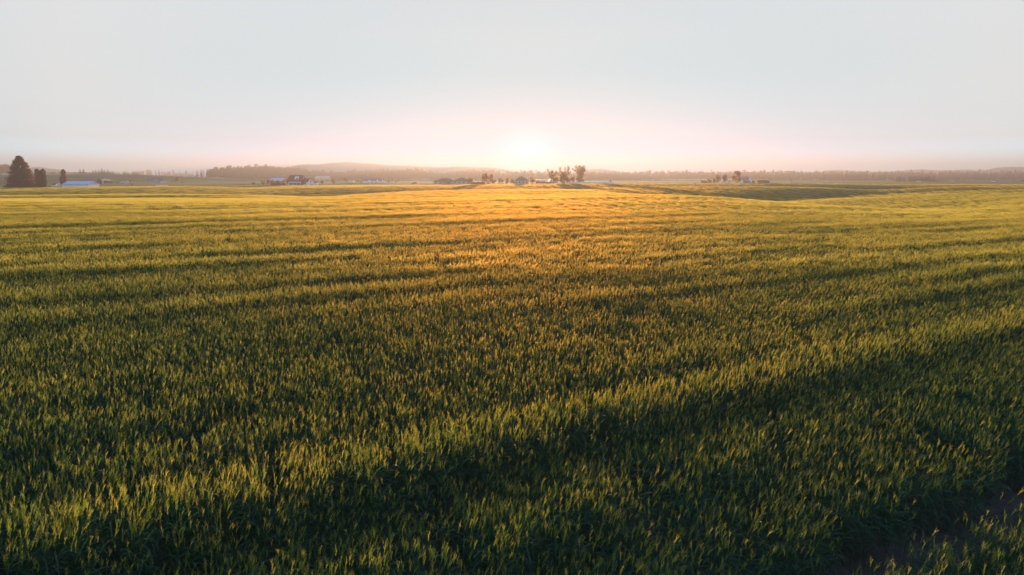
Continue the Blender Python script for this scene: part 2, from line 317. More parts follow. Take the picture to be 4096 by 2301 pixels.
def wheat_patch(name, side, n, lod, seed, wide=1.0):
    r = np.random.default_rng(seed); V = []; Fc = []; MI = []; TI = []
    def quad(a, b, c, d, mi, tint):
        o = len(V); V.extend([a, b, c, d]); Fc.append((o, o+1, o+2, o+3)); MI.append(mi); TI.extend([tint]*4)
    ng = int(math.ceil(math.sqrt(n)))
    for k in range(n):
        bx = ((k % ng) + r.uniform(0, 1)) / ng * side - side/2; by = ((k // ng) + r.uniform(0, 1)) / ng * side - side/2
        if lod >= 1: hm = 1 + 0.10 * (r.normal())
        else: hm = 1 + 0.09 * r.normal()
        hm = min(max(hm, 0.65), 1.22); H = 0.72 * hm
        az = r.uniform(0, 2*math.pi); tint = float(np.clip(r.normal((0.42, 0.62, 0.8)[lod], 0.22), 0, 1))  # farther tiles get a more golden tint, their extra brightness put into the colour
        lean = np.array([0.04 + 0.04*r.normal(), 0.03*r.normal(), 0])
        base = np.array([bx, by, -0.05])
        def sp(t): return base + np.array([lean[0]*t*t, lean[1]*t*t, H*t + 0.05*t])
        wv = np.array([math.cos(az), math.sin(az), 0])
        # stem
        sw = (0.0022 if lod == 0 else 0.003) * wide
        ts = (0.0, 0.55, 1.0) if lod == 0 else (0.35, 1.0)
        dirs = [wv, np.array([-wv[1], wv[0], 0])] if lod == 0 else [np.array([1.0, 0, 0])]
        for d in dirs:
            for a, b in zip(ts[:-1], ts[1:]): quad(sp(a)-d*sw, sp(a)+d*sw, sp(b)+d*sw*0.7, sp(b)-d*sw*0.7, 0, tint)
        # leaves, blown to +x
        nl = 3 if lod == 0 else (2 if lod == 1 else 1)
        for q in range(nl):
            t0 = (0.80 - 0.22*q if lod < 2 else 0.60) + 0.06*r.normal(); t0 = min(t0, 0.97); p0 = sp(t0)
            la = r.normal(0.1, 0.95) if r.uniform() < 0.75 else r.uniform(-3.1, 3.1)
            ld = np.array([math.cos(la), math.sin(la), 0]); ln = r.uniform(0.16, 0.27); up = r.uniform(0.35, 1.1); droop = r.uniform(0.3, 1.5)
            side_v = np.array([-ld[1], ld[0], 0]) * 1.0; tw = r.uniform(-0.9, 0.9)
            lw = r.uniform(0.0045, 0.0075) * wide; ns = 4 if lod == 0 else 2
            prev = None
            for i in range(ns + 1):
                u = i / ns; p = p0 + ld*ln*u*0.85 + np.array([0, 0, ln*(up*u - droop*u*u)])
                a2 = tw * u + 0.5; sv = side_v*math.cos(a2) + np.array([0, 0, 1])*math.sin(a2)
                wd = lw * (1.0 if i < ns else 0.12) * (0.7 + 0.3*math.sin(math.pi*min(u+0.2, 1)))
                cur = (p - sv*wd, p + sv*wd)
                if prev: quad(prev[0], prev[1], cur[1], cur[0], 0, tint)
                prev = cur
        # ear
        if r.uniform() < 0.93:
            el = r.uniform(0.080, 0.108); ed = np.array([0.14 + 0.16*r.normal(), 0.14*r.normal(), 1.0]); ed /= np.linalg.norm(ed)
            u1 = np.cross(ed, [0, 1, 0.01]); u1 /= np.linalg.norm(u1); u2 = np.cross(ed, u1); t0 = sp(1.0)
            ew = 0.0056 * wide
            # the head: thin crossed husks that let the low sun through, with spikelets on the near plants
            for q in range(2 if lod < 2 else 1):
                uv = (u1, u2)[q] if lod < 2 else u1; ww_ = ew * (0.75 if lod == 0 else 1.15)
                L3 = [(0, .35), (.45, 1.0), (1.0, .25)]; prev = None
                for (tt, rr) in L3:
                    c0 = t0 + ed*el*tt + np.array([0.02*tt*tt, 0, -0.012*tt*tt]); cur = (c0 - uv*ww_*rr, c0 + uv*ww_*rr)
                    if prev: quad(prev[0], prev[1], cur[1], cur[0], 1, tint)
                    prev = cur
            if lod == 0:
                for q in range(9):
                    tt = (q + 0.5) / 9 * 0.92; th = q * 2.4; o_ = u1*math.cos(th) + u2*math.sin(th); sv = np.cross(ed, o_); c0 = t0 + ed*el*tt + np.array([0.02*tt*tt, 0, -0.012*tt*tt])
                    tip = c0 + o_*ew*1.35 + ed*0.017; w2 = 0.0030 * (1.15 - 0.5*tt)
                    quad(c0, c0 + o_*ew*0.8 + ed*0.006 - sv*w2, tip, c0 + o_*ew*0.8 + ed*0.006 + sv*w2, 1, min(1, tint + 0.1))
            na = 6 if lod == 0 else (4 if lod == 1 else 2)
            for a in range(na):
                tt = r.uniform(0.1, 1.0); p = t0 + ed*el*tt; th = r.uniform(0, 2*math.pi)
                o_ = u1*math.cos(th) + u2*math.sin(th); al = r.uniform(0.035, 0.065)
                tip = p + ed*al + o_*0.018; sv = np.cross(ed, o_) * (0.0011 if lod == 0 else 0.0022) * wide
                quad(p - sv, p + sv, tip + sv*0.2, tip - sv*0.2, 1, min(1, tint + 0.2))
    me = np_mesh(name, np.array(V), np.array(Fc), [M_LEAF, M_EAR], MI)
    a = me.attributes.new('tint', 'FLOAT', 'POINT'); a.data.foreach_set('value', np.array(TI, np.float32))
    return me

pc = bpy.data.collections.new('wheat_tufts')
LODS = [  # tile side, plants, lod, variants, width
    (0.26, 14, 0, 14, 1.0), (0.62, 56, 1, 6, 1.2), (1.7, 210, 2, 4, 2.0), (4.4, 420, 2, 3, 4.0)]
vi = 0; first = []
for li, (side, n, lod, nv, wd) in enumerate(LODS):
    first.append(vi)
    for k in range(nv):
        me = wheat_patch('tuft_%02d' % vi, side * 1.08, n, lod, 100 + vi, wd)
        o = bpy.data.objects.new('tuft_%02d' % vi, me); pc.objects.link(o); vi += 1

RIDGES = [(5.4, 0.13, 0.45), (7.45, 0.27, 0.65), (9.2, 0.12, 0.45), (10.9, 0.16, 0.5), (12.7, 0.15, 0.7), (15.4, 0.10, 0.7), (17.3, 0.08, 0.8), (20.0, 0.13, 0.9)]
_rr = random.Random(4); _c = 22.0
while _c < 330:
    RIDGES.append((_c, _rr.uniform(0.05, 0.12), 0.030 * _c + 0.25)); _c *= _rr.uniform(1.05, 1.13)
def canopy(X, Y):
    # height of the crop: long taller ridges of growth with a dip on their near side, plus soft patchiness
    a = across(X, Y) + 0.0035 * np.clip(X + 2, -60, 0) * 8; l = along(X, Y)
    a = a + (0.9 + 0.02 * np.abs(a)) * (fbm(l * 0.07, a * 0.04, 3) - 0.5)
    h = np.full(np.shape(X), 0.96)
    for i, (c, am, wd) in enumerate(RIDGES):
        k = np.clip(fbm(l * 1.3 / (c + 6) + 31 * i, a * 0 + i, 60 + i, 3) * 3.2 - 1.0, 0.0, 1.3) if c != 7.45 else np.clip(fbm(l * 0.10, a * 0, 60, 2) + 0.5, 0.7, 1.15)
        d = a - c; h = h + k * am * (np.exp(-np.where(d > 0, d * 0.5, d) ** 2 / (2 * (wd * 0.45) ** 2)) - 0.6 * np.exp(-(d + wd * 1.1) ** 2 / (2 * (wd * 0.5) ** 2)))
    big = fbm(l * 0.12, a * 0.40, 21) - 0.5
    fine = fbm(X * 1.3, Y * 1.3, 31, 2) - 0.5
    return np.clip(h + 0.20 * big + 0.13 * fine, 0.6, 1.3)

P = []; SC = []; RO = []; ID = []
bounds = [(2.2, 26), (26, 70), (70, 210), (210, 580)]
for li, ((side, n, lod, nv, wd), (y0, y1)) in enumerate(zip(LODS, bounds)):
    smax = (1.02, 0.98, 0.96, 1.0)[li]
    xs = np.arange(-smax*y1 - 2, smax*y1 + 2, side); ys = np.arange(y0, y1, side)
    X, Y = np.meshgrid(xs, ys); X = X.ravel(); Y = Y.ravel()
    X = X + rng.uniform(-.35, .35, X.size)*side; Y = Y + rng.uniform(-.35, .35, Y.size)*side
    keep = (np.abs(X) < smax * Y + 3.0) & (Y < edge_y(X / Y))
    if li == 0:
        off = track_off(X, Y); keep &= ~(np.abs(off) < 0.35)
        # thin, gappy sowing near the track and in patches
        thin = fbm(X*0.9, Y*0.9, 77); keep &= ~((thin < 0.33) & (off > 0.6) & (rng.uniform(0, 1, X.size) < 0.35))
    X = X[keep]; Y = Y[keep]; Z = terrain(X, Y)
    h = canopy(X, Y)
    if li == 0:
        o2 = np.abs(track_off(X, Y)); h = np.where(track_off(X, Y) < 0, np.clip(h, 0.92, 1.1), h) * np.clip(0.9 + 0.3*(o2 - 0.3), 0.9, 1.0)
    m = X.size
    P.append(np.stack([X, Y, Z], -1)); SC.append(np.stack([np.ones(m), np.ones(m), h], -1))
    tl = 0.06 if li == 0 else 0.04
    slope = 0.22 * np.clip((X - 2) / 10, -0.1, 1.0) if li == 0 else 0.16 * np.clip(X / 25, 0, 1)
    RO.append(np.stack([rng.normal(0, tl, m), slope + rng.normal(0, tl, m), rng.normal(0, 0.35, m)], -1))
    ID.append(first[li] + rng.integers(0, nv, m))
P = np.concatenate(P); SC = np.concatenate(SC); RO = np.concatenate(RO); ID = np.concatenate(ID)
print('wheat tufts', len(P))
me = bpy.data.meshes.new('wheat_field'); me.vertices.add(len(P)); me.vertices.foreach_set('co', P.astype(np.float32).ravel())
for nm, ty, key, arr in (('sc', 'FLOAT_VECTOR', 'vector', SC), ('ro', 'FLOAT_VECTOR', 'vector', RO)):
    a = me.attributes.new(nm, ty, 'POINT'); a.data.foreach_set(key, arr.astype(np.float32).ravel())
a = me.attributes.new('vid', 'INT', 'POINT'); a.data.foreach_set('value', ID.astype(np.int32))
wf = bpy.data.objects.new('wheat_field', me); C.objects.link(wf)
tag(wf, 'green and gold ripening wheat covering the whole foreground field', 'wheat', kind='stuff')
ng = bpy.data.node_groups.new('wheat_scatter', 'GeometryNodeTree')
ng.interface.new_socket('Geometry', in_out='INPUT', socket_type='NodeSocketGeometry'); ng.interface.new_socket('Geometry', in_out='OUTPUT', socket_type='NodeSocketGeometry')
gi = N(ng, 'NodeGroupInput'); go = N(ng, 'NodeGroupOutput'); ci = N(ng, 'GeometryNodeCollectionInfo'); ci.inputs[0].default_value = pc
ci.inputs['Separate Children'].default_value = True; ci.inputs['Reset Children'].default_value = True
ip = N(ng, 'GeometryNodeInstanceOnPoints'); ip.inputs['Pick Instance'].default_value = True
def nattr(nm, ty):
    n = N(ng, 'GeometryNodeInputNamedAttribute'); n.data_type = ty; n.inputs[0].default_value = nm
    return [o for o in n.outputs if o.enabled and o.name == 'Attribute'][0]
ng.links.new(gi.outputs[0], ip.inputs['Points']); ng.links.new(ci.outputs[0], ip.inputs['Instance'])
ng.links.new(nattr('vid', 'INT'), ip.inputs['Instance Index']); ng.links.new(nattr('sc', 'FLOAT_VECTOR'), ip.inputs['Scale'])
er = N(ng, 'FunctionNodeEulerToRotation'); ng.links.new(nattr('ro', 'FLOAT_VECTOR'), er.inputs[0]); ng.links.new(er.outputs[0], ip.inputs['Rotation'])
ng.links.new(ip.outputs[0], go.inputs[0])
md = wf.modifiers.new('scatter', 'NODES'); md.node_group = ng
# ------------------------------------------------------------------ placing things on the far plain
_yy = np.geomspace(300, 6500, 700)
def spot(px, yb, ymin=0.0):
    """ground point on the far side of the crop edge seen at column px with its foot at row yb; returns X, Y, Z, metres per photo pixel"""
    s = (px - CX) / F / 1.0127
    e0 = max(float(edge_y(s)) + 7.0, ymin)
    Ys = _yy[_yy >= e0]; Ys = np.concatenate([[e0], Ys])
    Zs = terrain(Ys * s, Ys); pys = py_of(Ys, Zs)
    run = np.minimum.accumulate(pys)
    idx = np.where(run <= yb)[0]
    Y = Ys[idx[0]] if len(idx) else Ys[-1]
    return float(Y * s), float(Y), tz(Y * s, Y), Y / F / 1.0127 * 1.0

# ------------------------------------------------------------------ materials of the built things
M = dict(
 bark=mat('bark', (0.07, 0.05, 0.04), 0.95, noise=0.3, nscale=6),
 white=mat('white_paint', (0.80, 0.81, 0.84), 0.6, noise=0.06, nscale=1.5),
 cream=mat('cream_siding', (0.50, 0.47, 0.44), 0.7, noise=0.08, nscale=1.2),
 grey=mat('grey_siding', (0.36, 0.35, 0.38), 0.7, noise=0.08, nscale=1.2),
 brick=mat('red_brick', (0.22, 0.085, 0.060), 0.85, noise=0.2, nscale=5),
 redwood=mat('red_boards', (0.19, 0.040, 0.035), 0.8, noise=0.2, nscale=3),
 redroof=mat('dark_red_shingles', (0.16, 0.045, 0.050), 0.85, noise=0.18, nscale=2.5),
 purproof=mat('grey_purple_shingles', (0.19, 0.15, 0.18), 0.85, noise=0.18, nscale=2.5),
 brownroof=mat('brown_shingles', (0.14, 0.080, 0.055), 0.85, noise=0.2, nscale=2.5),
 blueroof=mat('pale_blue_metal_roof', (0.42, 0.54, 0.80), 0.5, spec=0.5, noise=0.05, nscale=0.8),
 palemetal=mat('pale_metal_wall', (0.66, 0.73, 0.82), 0.55, spec=0.4, noise=0.05, nscale=0.8),
 greyroof=mat('light_grey_metal_roof', (0.50, 0.50, 0.54), 0.5, noise=0.06, nscale=1.0),
 glass=mat('dark_window_glass', (0.03, 0.025, 0.035), 0.15, spec=0.6),
 door=mat('painted_door', (0.30, 0.28, 0.27), 0.6),
 wood=mat('weathered_wood', (0.12, 0.09, 0.07), 0.9, noise=0.25, nscale=4),
 vinyl=mat('white_vinyl', (0.78, 0.79, 0.82), 0.45),
 carwhite=mat('white_car_paint', (0.80, 0.80, 0.82), 0.25, spec=0.6),
 carred=mat('maroon_car_paint', (0.28, 0.09, 0.10), 0.25, spec=0.6),
 tyre=mat('rubber', (0.02, 0.02, 0.02), 0.9), rim=mat('wheel_rim', (0.45, 0.45, 0.47), 0.35, metal=0.7),
 lamp=mat('tail_lamp_plastic', (0.35, 0.03, 0.03), 0.3, spec=0.6),
 steel=mat('galvanised_steel', (0.55, 0.57, 0.60), 0.5, spec=0.5),
 gravel=mat('pale_gravel', (0.42, 0.40, 0.40), 0.95, noise=0.15, nscale=2),
 yard=mat('dusty_yard', (0.22, 0.21, 0.19), 0.95, noise=0.3, nscale=0.2),
 f_spruce=mat('spruce_needles', (0.028, 0.026, 0.018), 0.8, noise=0.5, nscale=0.9, trans=0.2, tcol=(0.22, 0.07, 0.03), rnd=0.2),
 f_leaf=mat('dark_leaves', (0.042, 0.034, 0.018), 0.75, noise=0.5, nscale=0.7, trans=0.3, tcol=(0.32, 0.13, 0.04), rnd=0.35),
 f_yellow=mat('yellow_green_leaves', (0.11, 0.095, 0.028), 0.75, noise=0.5, nscale=0.7, trans=0.35, tcol=(0.45, 0.25, 0.05), rnd=0.3),
 f_red=mat('dark_red_leaves', (0.085, 0.030, 0.028), 0.75, noise=0.4, nscale=0.7, trans=0.25, tcol=(0.3, 0.06, 0.04), rnd=0.3),
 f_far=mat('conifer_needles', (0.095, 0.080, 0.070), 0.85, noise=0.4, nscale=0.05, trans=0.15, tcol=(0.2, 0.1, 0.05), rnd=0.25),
)

# ------------------------------------------------------------------ trees (unit size meshes: height 1, width 1)
def leaf_quads(Pn, size, r, flat=0.0):
    n = len(Pn); a = r.normal(size=(n, 3)); a[:, 2] *= (1 - flat); a /= np.linalg.norm(a, axis=1)[:, None]
    b = r.normal(size=(n, 3)); b -= (a * b).sum(1)[:, None] * a; b /= np.linalg.norm(b, axis=1)[:, None]
    s = size * r.uniform(0.6, 1.3, (n, 1)); A = a * s; B = b * s * 0.6
    V = np.stack([Pn - A, Pn - B, Pn + A, Pn + B], 1).reshape(-1, 3)
    Fc = np.arange(4 * n).reshape(-1, 4); return V, Fc
def crown_mesh(name, Pn, size, r, m, flat=0.0):
    V, Fc = leaf_quads(Pn, size, r, flat); return np_mesh(name, V, Fc, [m])
def trunk_mesh(name, h, rad, seed, limbs=6, spread=0.28, top=0.9):
    r = random.Random(seed); b = MB()
    b.tube([(0, 0, -0.01), (r.uniform(-.01, .01), r.uniform(-.01, .01), h * 0.5), (r.uniform(-.02, .02), r.uniform(-.02, .02), h)], [rad, rad * 0.7, rad * 0.2], 7)
    for k in range(limbs):
        z = h * r.uniform(0.35, 0.8); a = 2 * math.pi * (k + r.random() * 0.6) / limbs; e = spread * r.uniform(0.6, 1.1)
        b.tube([(0, 0, z), (math.cos(a) * e * 0.55, math.sin(a) * e * 0.55, z + 0.12), (math.cos(a) * e, math.sin(a) * e, min(top, z + 0.3))], [rad * 0.4, rad * 0.25, rad * 0.08], 5)
    return b.mesh(name, M['bark'], True)
def ellipsoid_pts(r, n, c, rad, shell=0.35):
    d = r.normal(size=(n, 3)); d /= np.linalg.norm(d, axis=1)[:, None]
    q = (1 - shell * r.uniform(0, 1, (n, 1)) ** 1.5); return np.array(c) + d * q * np.array(rad)

PROTO = {}
def proto(kind, v, crown, trunk): PROTO.setdefault(kind, []).append((crown, trunk))
def make_round(v, m, kind, z0=0.05, clumps=16, leaf=0.032, n=130, gap=1.0):
    r = np.random.default_rng(900 + v); P_ = []
    for k in range(clumps):
        th = r.uniform(0, 2*math.pi); u = r.uniform(-1, 1); q = r.uniform(0.25, 1) ** 0.5
        zc = z0 + (1 - z0) * (0.5 + 0.36 * u); wr = 0.34 * math.sqrt(max(0.1, 1 - (u * 0.8) ** 2)) * q
        rr = r.uniform(0.11, 0.19) * gap
        P_.append(ellipsoid_pts(r, n, (math.cos(th)*wr, math.sin(th)*wr, zc), (rr, rr, rr * 0.95)))
    P_.append(ellipsoid_pts(r, int(n*1.2), (0, 0, z0 + (1-z0)*0.48), (0.26, 0.26, 0.3)))
    P_ = np.concatenate(P_); P_[:, 2] = np.clip(P_[:, 2], z0*0.6, 1.0)
    proto(kind, v, crown_mesh(kind + '_crown', P_, leaf, r, m), trunk_mesh(kind + '_trunk', 0.8, 0.022, v, 6))
for v in range(3): make_round(v, M['f_leaf'], 'round')
for v in range(3): make_round(10 + v, M['f_yellow'], 'yellow')
for v in range(2): make_round(20 + v, M['f_red'], 'red', z0=0.05)
for v in range(3): make_round(30 + v, M['f_leaf'], 'bush', z0=0.02)
def make_open(v):
    # spreading cottonwood: bare forks carrying separate leafy tufts, sky showing between
    r = np.random.default_rng(70 + v); rr = random.Random(v); b = MB(); P_ = []
    b.tube([(0, 0, -0.01), (0.01, 0, 0.2), (0.0, 0.01, 0.34)], [0.035, 0.028, 0.022], 7)
    for k in range(9):
        a = 2 * math.pi * k / 9 + rr.uniform(-.3, .3); e = rr.uniform(0.12, 0.42); zt = 1.0 - e * rr.uniform(0.1, 1.2)
        z1 = rr.uniform(0.2, 0.36); mid = (math.cos(a)*e*0.45, math.sin(a)*e*0.45, z1 + (zt - z1)*0.5)
        b.tube([(0, 0, z1), mid, (math.cos(a)*e, math.sin(a)*e, zt - 0.05)], [0.016, 0.010, 0.003], 5)
        for q in np.linspace(0.30, 1.0, 6):
            px = math.cos(a)*e*q; py_ = math.sin(a)*e*q; pz = z1 + (zt - 0.05 - z1)*q
            s = rr.uniform(0.055, 0.095); P_.append(ellipsoid_pts(r, 55, (px + rr.uniform(-.04, .04), py_ + rr.uniform(-.04, .04), pz), (s, s, s*1.1), 0.7))
    P_.append(ellipsoid_pts(r, 260, (0, 0, 0.36), (0.22, 0.22, 0.16), 0.5))
    proto('open', v, crown_mesh('open_crown', np.concatenate(P_), 0.020, r, M['f_yellow']), b.mesh('open_trunk', M['bark'], True))
for v in range(3): make_open(v)
def make_conifer(v, kind, m, tiers, per, z0, power, droop, leaf, rough, seed):
    r = np.random.default_rng(seed); P_ = []
    for t in range(tiers):
        z = z0 + (1 - z0) * (t + r.uniform(0, .6)) / tiers; w = 0.5 * max(0.02, (1 - (z - z0)/(1 - z0))) ** power * min(1, (z - z0 * 0.4) / 0.12 + 0.45)
        nb = max(4, int(per * (0.35 + w * 1.4)))
        for k in range(nb):
            a = r.uniform(0, 2*math.pi); L_ = w * r.uniform(1 - rough, 1.0 + rough * 0.35); q = r.uniform(0.15, 1, 9) ** 0.7
            P_.append(np.stack([np.cos(a)*L_*q, np.sin(a)*L_*q, z - droop * L_ * q + 0.012 * r.normal(size=9) + 0.03 * q**3], -1) + r.normal(0, 0.008, (9, 3)))
    P_ = np.concatenate(P_); P_[:, 2] = np.clip(P_[:, 2], 0.015, 1.0)
    b = MB(); b.tube([(0, 0, -0.01), (0, 0, 0.5), (0, 0, 0.97)], [0.022, 0.014, 0.003], 7)
    proto(kind, v, crown_mesh(kind + '_crown', P_, leaf, r, m, 0.5), b.mesh(kind + '_trunk', M['bark'], True))
make_conifer(0, 'spruce', M['f_spruce'], 40, 44, 0.02, 0.56, 0.20, 0.021, 0.22, 5)
for v in range(4): make_conifer(v, 'conifer', M['f_far'], 16, 9, 0.05, 0.85, 0.25, 0.05, 0.45, 50 + v)
for v in range(2): make_conifer(v, 'cone_shrub', M['f_red'], 14, 10, 0.03, 0.7, 0.1, 0.05, 0.2, 60 + v)
def make_column(v):
    r = np.random.default_rng(40 + v); z = r.uniform(0, 1, 2600); th = r.uniform(0, 2*math.pi, z.size)
    w = 0.5 * np.clip(np.minimum(z / 0.12 * 0.5 + 0.45, 1), 0, 1) * np.sqrt(np.clip((1 - z) / 0.12, 0.05, 1)) * r.uniform(0.65, 1.08, z.size)
    w *= 1 + 0.12 * np.sin(z * 23 + th * 2)
    P_ = np.stack([np.cos(th) * w, np.sin(th) * w, 0.02 + 0.97 * z], -1)
    V, Fc = leaf_quads(P_, 1.0, r); C0 = np.repeat(P_, 4, 0); D = V - C0; D *= np.array([0.10, 0.10, 0.022]); V = C0 + D
    b = MB(); b.tube([(0, 0, -0.01), (0, 0, 0.5), (0, 0, 0.92)], [0.05, 0.035, 0.01], 7)
    proto('column', v, np_mesh('column_crown', V, Fc, [M['f_spruce']]), b.mesh('column_trunk', M['bark'], True))
for v in range(3): make_column(v)

_n = [0]
def tree(kind, name, px, yb, wpx, hpx, label, cat='tree', group=None, ymin=0.0, parts=True, v=None):
    X, Y, Z, mp = spot(px, yb, ymin); k = PROTO[kind]; _n[0] += 1; cr, tr = k[(_n[0] if v is None else v) % len(k)]
    extra = max(0.0, py_of(Y, Z) - yb)          # part of the tree hidden behind the crop edge
    hh = (hpx + extra) * mp; ww = wpx * mp; rz = (_n[0] * 2.399) % 6.283
    if kind == 'spruce': rz = 0.6
    if parts:
        o = empty(name, (X, Y, Z), rz); o.scale = (ww, ww, hh)
        a = bpy.data.objects.new('crown', cr); C.objects.link(a); a.parent = o
        b = bpy.data.objects.new('trunk', tr); C.objects.link(b); b.parent = o
    else:
        o = bpy.data.objects.new(name, cr); C.objects.link(o); o.location = (X, Y, Z); o.scale = (ww, ww, hh); o.rotation_euler = (0, 0, rz)
    return tag(o, label, cat, group)

# ------------------------------------------------------------------ buildings
def window(root, x, y, z, w_, h_, face='y', mt='white'):
    f = MB(); t = 0.10; d = 0.06
    def bx(b, x0, x1, z0, z1, y0, y1):
        if face == 'y': b.box(x + x0, x + x1, y + y0, y + y1, z + z0, z + z1)
        else: b.box(x + y0, x + y1, y + x0, y + x1, z + z0, z + z1)
    bx(f, -w_/2 - t, w_/2 + t, -h_/2 - t, -h_/2, -d, 0.02); bx(f, -w_/2 - t, w_/2 + t, h_/2, h_/2 + t, -d, 0.02)
    bx(f, -w_/2 - t, -w_/2, -h_/2, h_/2, -d, 0.02); bx(f, w_/2, w_/2 + t, -h_/2, h_/2, -d, 0.02); bx(f, -0.03, 0.03, -h_/2, h_/2, -d, 0.0)
    fo = f.build('window', M[mt], root)
    g = MB(); bx(g, -w_/2, w_/2, -h_/2, h_/2, -0.02, 0.01); g.build('pane', M['glass'], fo); return fo
def doorp(root, x, y, w_, h_, mt='door', name='door'):
    b = MB(); b.box(x - w_/2, x + w_/2, y - 0.06, y + 0.02, 0.02, h_); o = b.build(name, M[mt], root)
    if name == 'door': k = MB(); k.box(x + w_/2 - 0.16, x + w_/2 - 0.08, y - 0.12, y - 0.06, 1.0, 1.08); k.build('handle', M['steel'], o)
    else:
        k = MB()
        for i in range(1, 4): k.box(x - w_/2 + 0.05, x + w_/2 - 0.05, y - 0.075, y - 0.06, h_*i/4 - 0.02, h_*i/4 + 0.02)
        k.build('door_panel_joint', M['grey'], o)
    return o
def gable(b, x0, x1, y0, y1, e, r_, axis):
    """walls incl. gable ends; ridge along axis"""
    b.box(x0, x1, y0, y1, -0.4, e)
    if axis == 'x':
        ym = (y0+y1)/2; b.add([(x0,y0,e),(x0,y1,e),(x0,ym,r_),(x1,y0,e),(x1,y1,e),(x1,ym,r_)], [(0,2,1),(3,4,5),(0,3,5,2),(1,2,5,4)])
    else:
        xm = (x0+x1)/2; b.add([(x0,y0,e),(x1,y0,e),(xm,y0,r_),(x0,y1,e),(x1,y1,e),(xm,y1,r_)], [(0,1,2),(3,5,4),(0,2,5,3),(1,4,5,2)])
def gable_roof(b, x0, x1, y0, y1, e, r_, axis, ov=0.4, t=0.18):
    def slab(p, q, r2, s):   # four corners, thickness t upward
        n = (Vector(q)-Vector(p)).cross(Vector(s)-Vector(p)).normalized()
        if n.z < 0: n = -n
        lo = [Vector(k) + n*0.01 for k in (p, q, r2, s)]; hi = [k + n*t for k in lo]
        b.add(lo + hi, [(0,3,2,1),(4,5,6,7),(0,1,5,4),(1,2,6,5),(2,3,7,6),(3,0,4,7)])
    if axis == 'x':
        ym = (y0+y1)/2; k = (r_-e)/(ym-y0); d = ov*k
        slab((x0-ov, y0-ov, e-d), (x1+ov, y0-ov, e-d), (x1+ov, ym, r_), (x0-ov, ym, r_)); slab((x0-ov, y1+ov, e-d), (x1+ov, y1+ov, e-d), (x1+ov, ym, r_), (x0-ov, ym, r_))
    else:
        xm = (x0+x1)/2; k = (r_-e)/(xm-x0); d = ov*k
        slab((x0-ov, y0-ov, e-d), (x0-ov, y1+ov, e-d), (xm, y1+ov, r_), (xm, y0-ov, r_)); slab((x1+ov, y0-ov, e-d), (x1+ov, y1+ov, e-d), (xm, y1+ov, r_), (xm, y0-ov, r_))
def hip_roof(b, x0, x1, y0, y1, e, r_, ov=0.5):
    x0 -= ov; x1 += ov; y0 -= ov; y1 += ov; d = min((y1-y0)/2, (x1-x0)*0.42); ym = (y0+y1)/2
    b.add([(x0,y0,e),(x1,y0,e),(x1,y1,e),(x0,y1,e),(x0+d,ym,r_),(x1-d,ym,r_),(x0,y0,e-.2),(x1,y0,e-.2),(x1,y1,e-.2),(x0,y1,e-.2)],
          [(0,1,5,4),(1,2,5),(2,3,4,5),(3,0,4),(0,6,7,1),(1,7,8,2),(2,8,9,3),(3,9,6,0),(6,9,8,7)])
def building(name, px0, px1, yb, ytop, label, wall='white', roof='greyroof', style='gx', depth=9, eave=0.55, wins=0, door=None, cat='house', group=None, ymin=0.0, big=0, rz=0.0, chimney=False):
    pc_ = (px0 + px1) / 2; X, Y, Z, mp = spot(pc_, yb, ymin); extra = max(0.0, py_of(Y, Z) - yb)
    W = (px1 - px0) * mp; H = (yb - ytop + extra) * mp; e = H * eave; o = empty(name, (X, Y, Z), rz - math.atan(X / Y) * 0.0)
    ov = 0.35 if W > 8 else 0.2; x0, x1 = -W/2 + ov, W/2 - ov; y0, y1 = 0, depth
    b = MB(); rf = MB()
    if style == 'hip': b.box(x0, x1, y0, y1, -0.4, e - 0.2); hip_roof(rf, x0, x1, y0, y1, e, H, ov)
    else:
        ax = 'x' if style == 'gx' else 'y'; gable(b, x0, x1, y0, y1, e, H - 0.2, ax); gable_roof(rf, x0, x1, y0, y1, e, H - 0.2, ax, ov)
    b.build('wall', M[wall], o); ro = rf.build('roof', M[roof], o)
    if chimney: c = MB(); c.box(x1*0.35, x1*0.35 + 0.7, depth*0.55, depth*0.55 + 0.7, e, H + 0.7); c.build('chimney', M['brick'], ro)
    ww = min(1.3, W / max(1, wins) * 0.4); wh = min(1.3, e * 0.42)
    for i in range(wins): window(o, x0 + (x1 - x0) * (i + 0.5) / wins, -0.004, e * 0.56, ww, wh)
    for dx, dn in (door or []): doorp(o, x0 + (x1-x0)*dx, -0.006, 0.95 if dn == 'door' else min(3.0, W*0.3), min(2.1, e*0.8), 'door' if dn == 'door' else 'cream', dn)
    tag(o, label, cat, group); return o, W, H, mp

# ------------------------------------------------------------------ left farm
tree('spruce', 'spruce_tree', 84, 750, 124, 123, 'huge dark spruce, broad and conical, standing at the left edge of the field')
for px, wd, ht, lb in ((150, 16, 74, 'slender dark arborvitae, left of the three beside the huge spruce'), (164, 17, 68, 'shorter middle arborvitae of the three beside the huge spruce'), (175, 16, 74, 'dark columnar arborvitae, right of the three beside the huge spruce')):
    tree('column', 'arborvitae_tree', px, 750, wd, ht, lb, group='columnar trees beside the spruce')
tree('column', 'arborvitae_tree', 255, 742, 16, 64, 'single tall columnar tree rising behind the pale blue metal barn', ymin=392)
tree('column', 'arborvitae_tree', 243, 742, 9, 34, 'small narrow tree against the left end of the pale blue barn', ymin=392)
o, W, H, mp = building('metal_barn', 240, 352, 752, 725, 'long low metal barn with pale blue roof beside the field', 'palemetal', 'blueroof', 'gx', 11, 0.50, 0, cat='barn')
b = MB(); b.box(-W/2 + 0.12, -W/2 + 0.34, -0.3, 11.2, -0.4, H*1.0); b.build('end_post', M['redwood'], o); doorp(o, 0, -0.006, 3.2, 1.6, 'palemetal', 'barn_door')
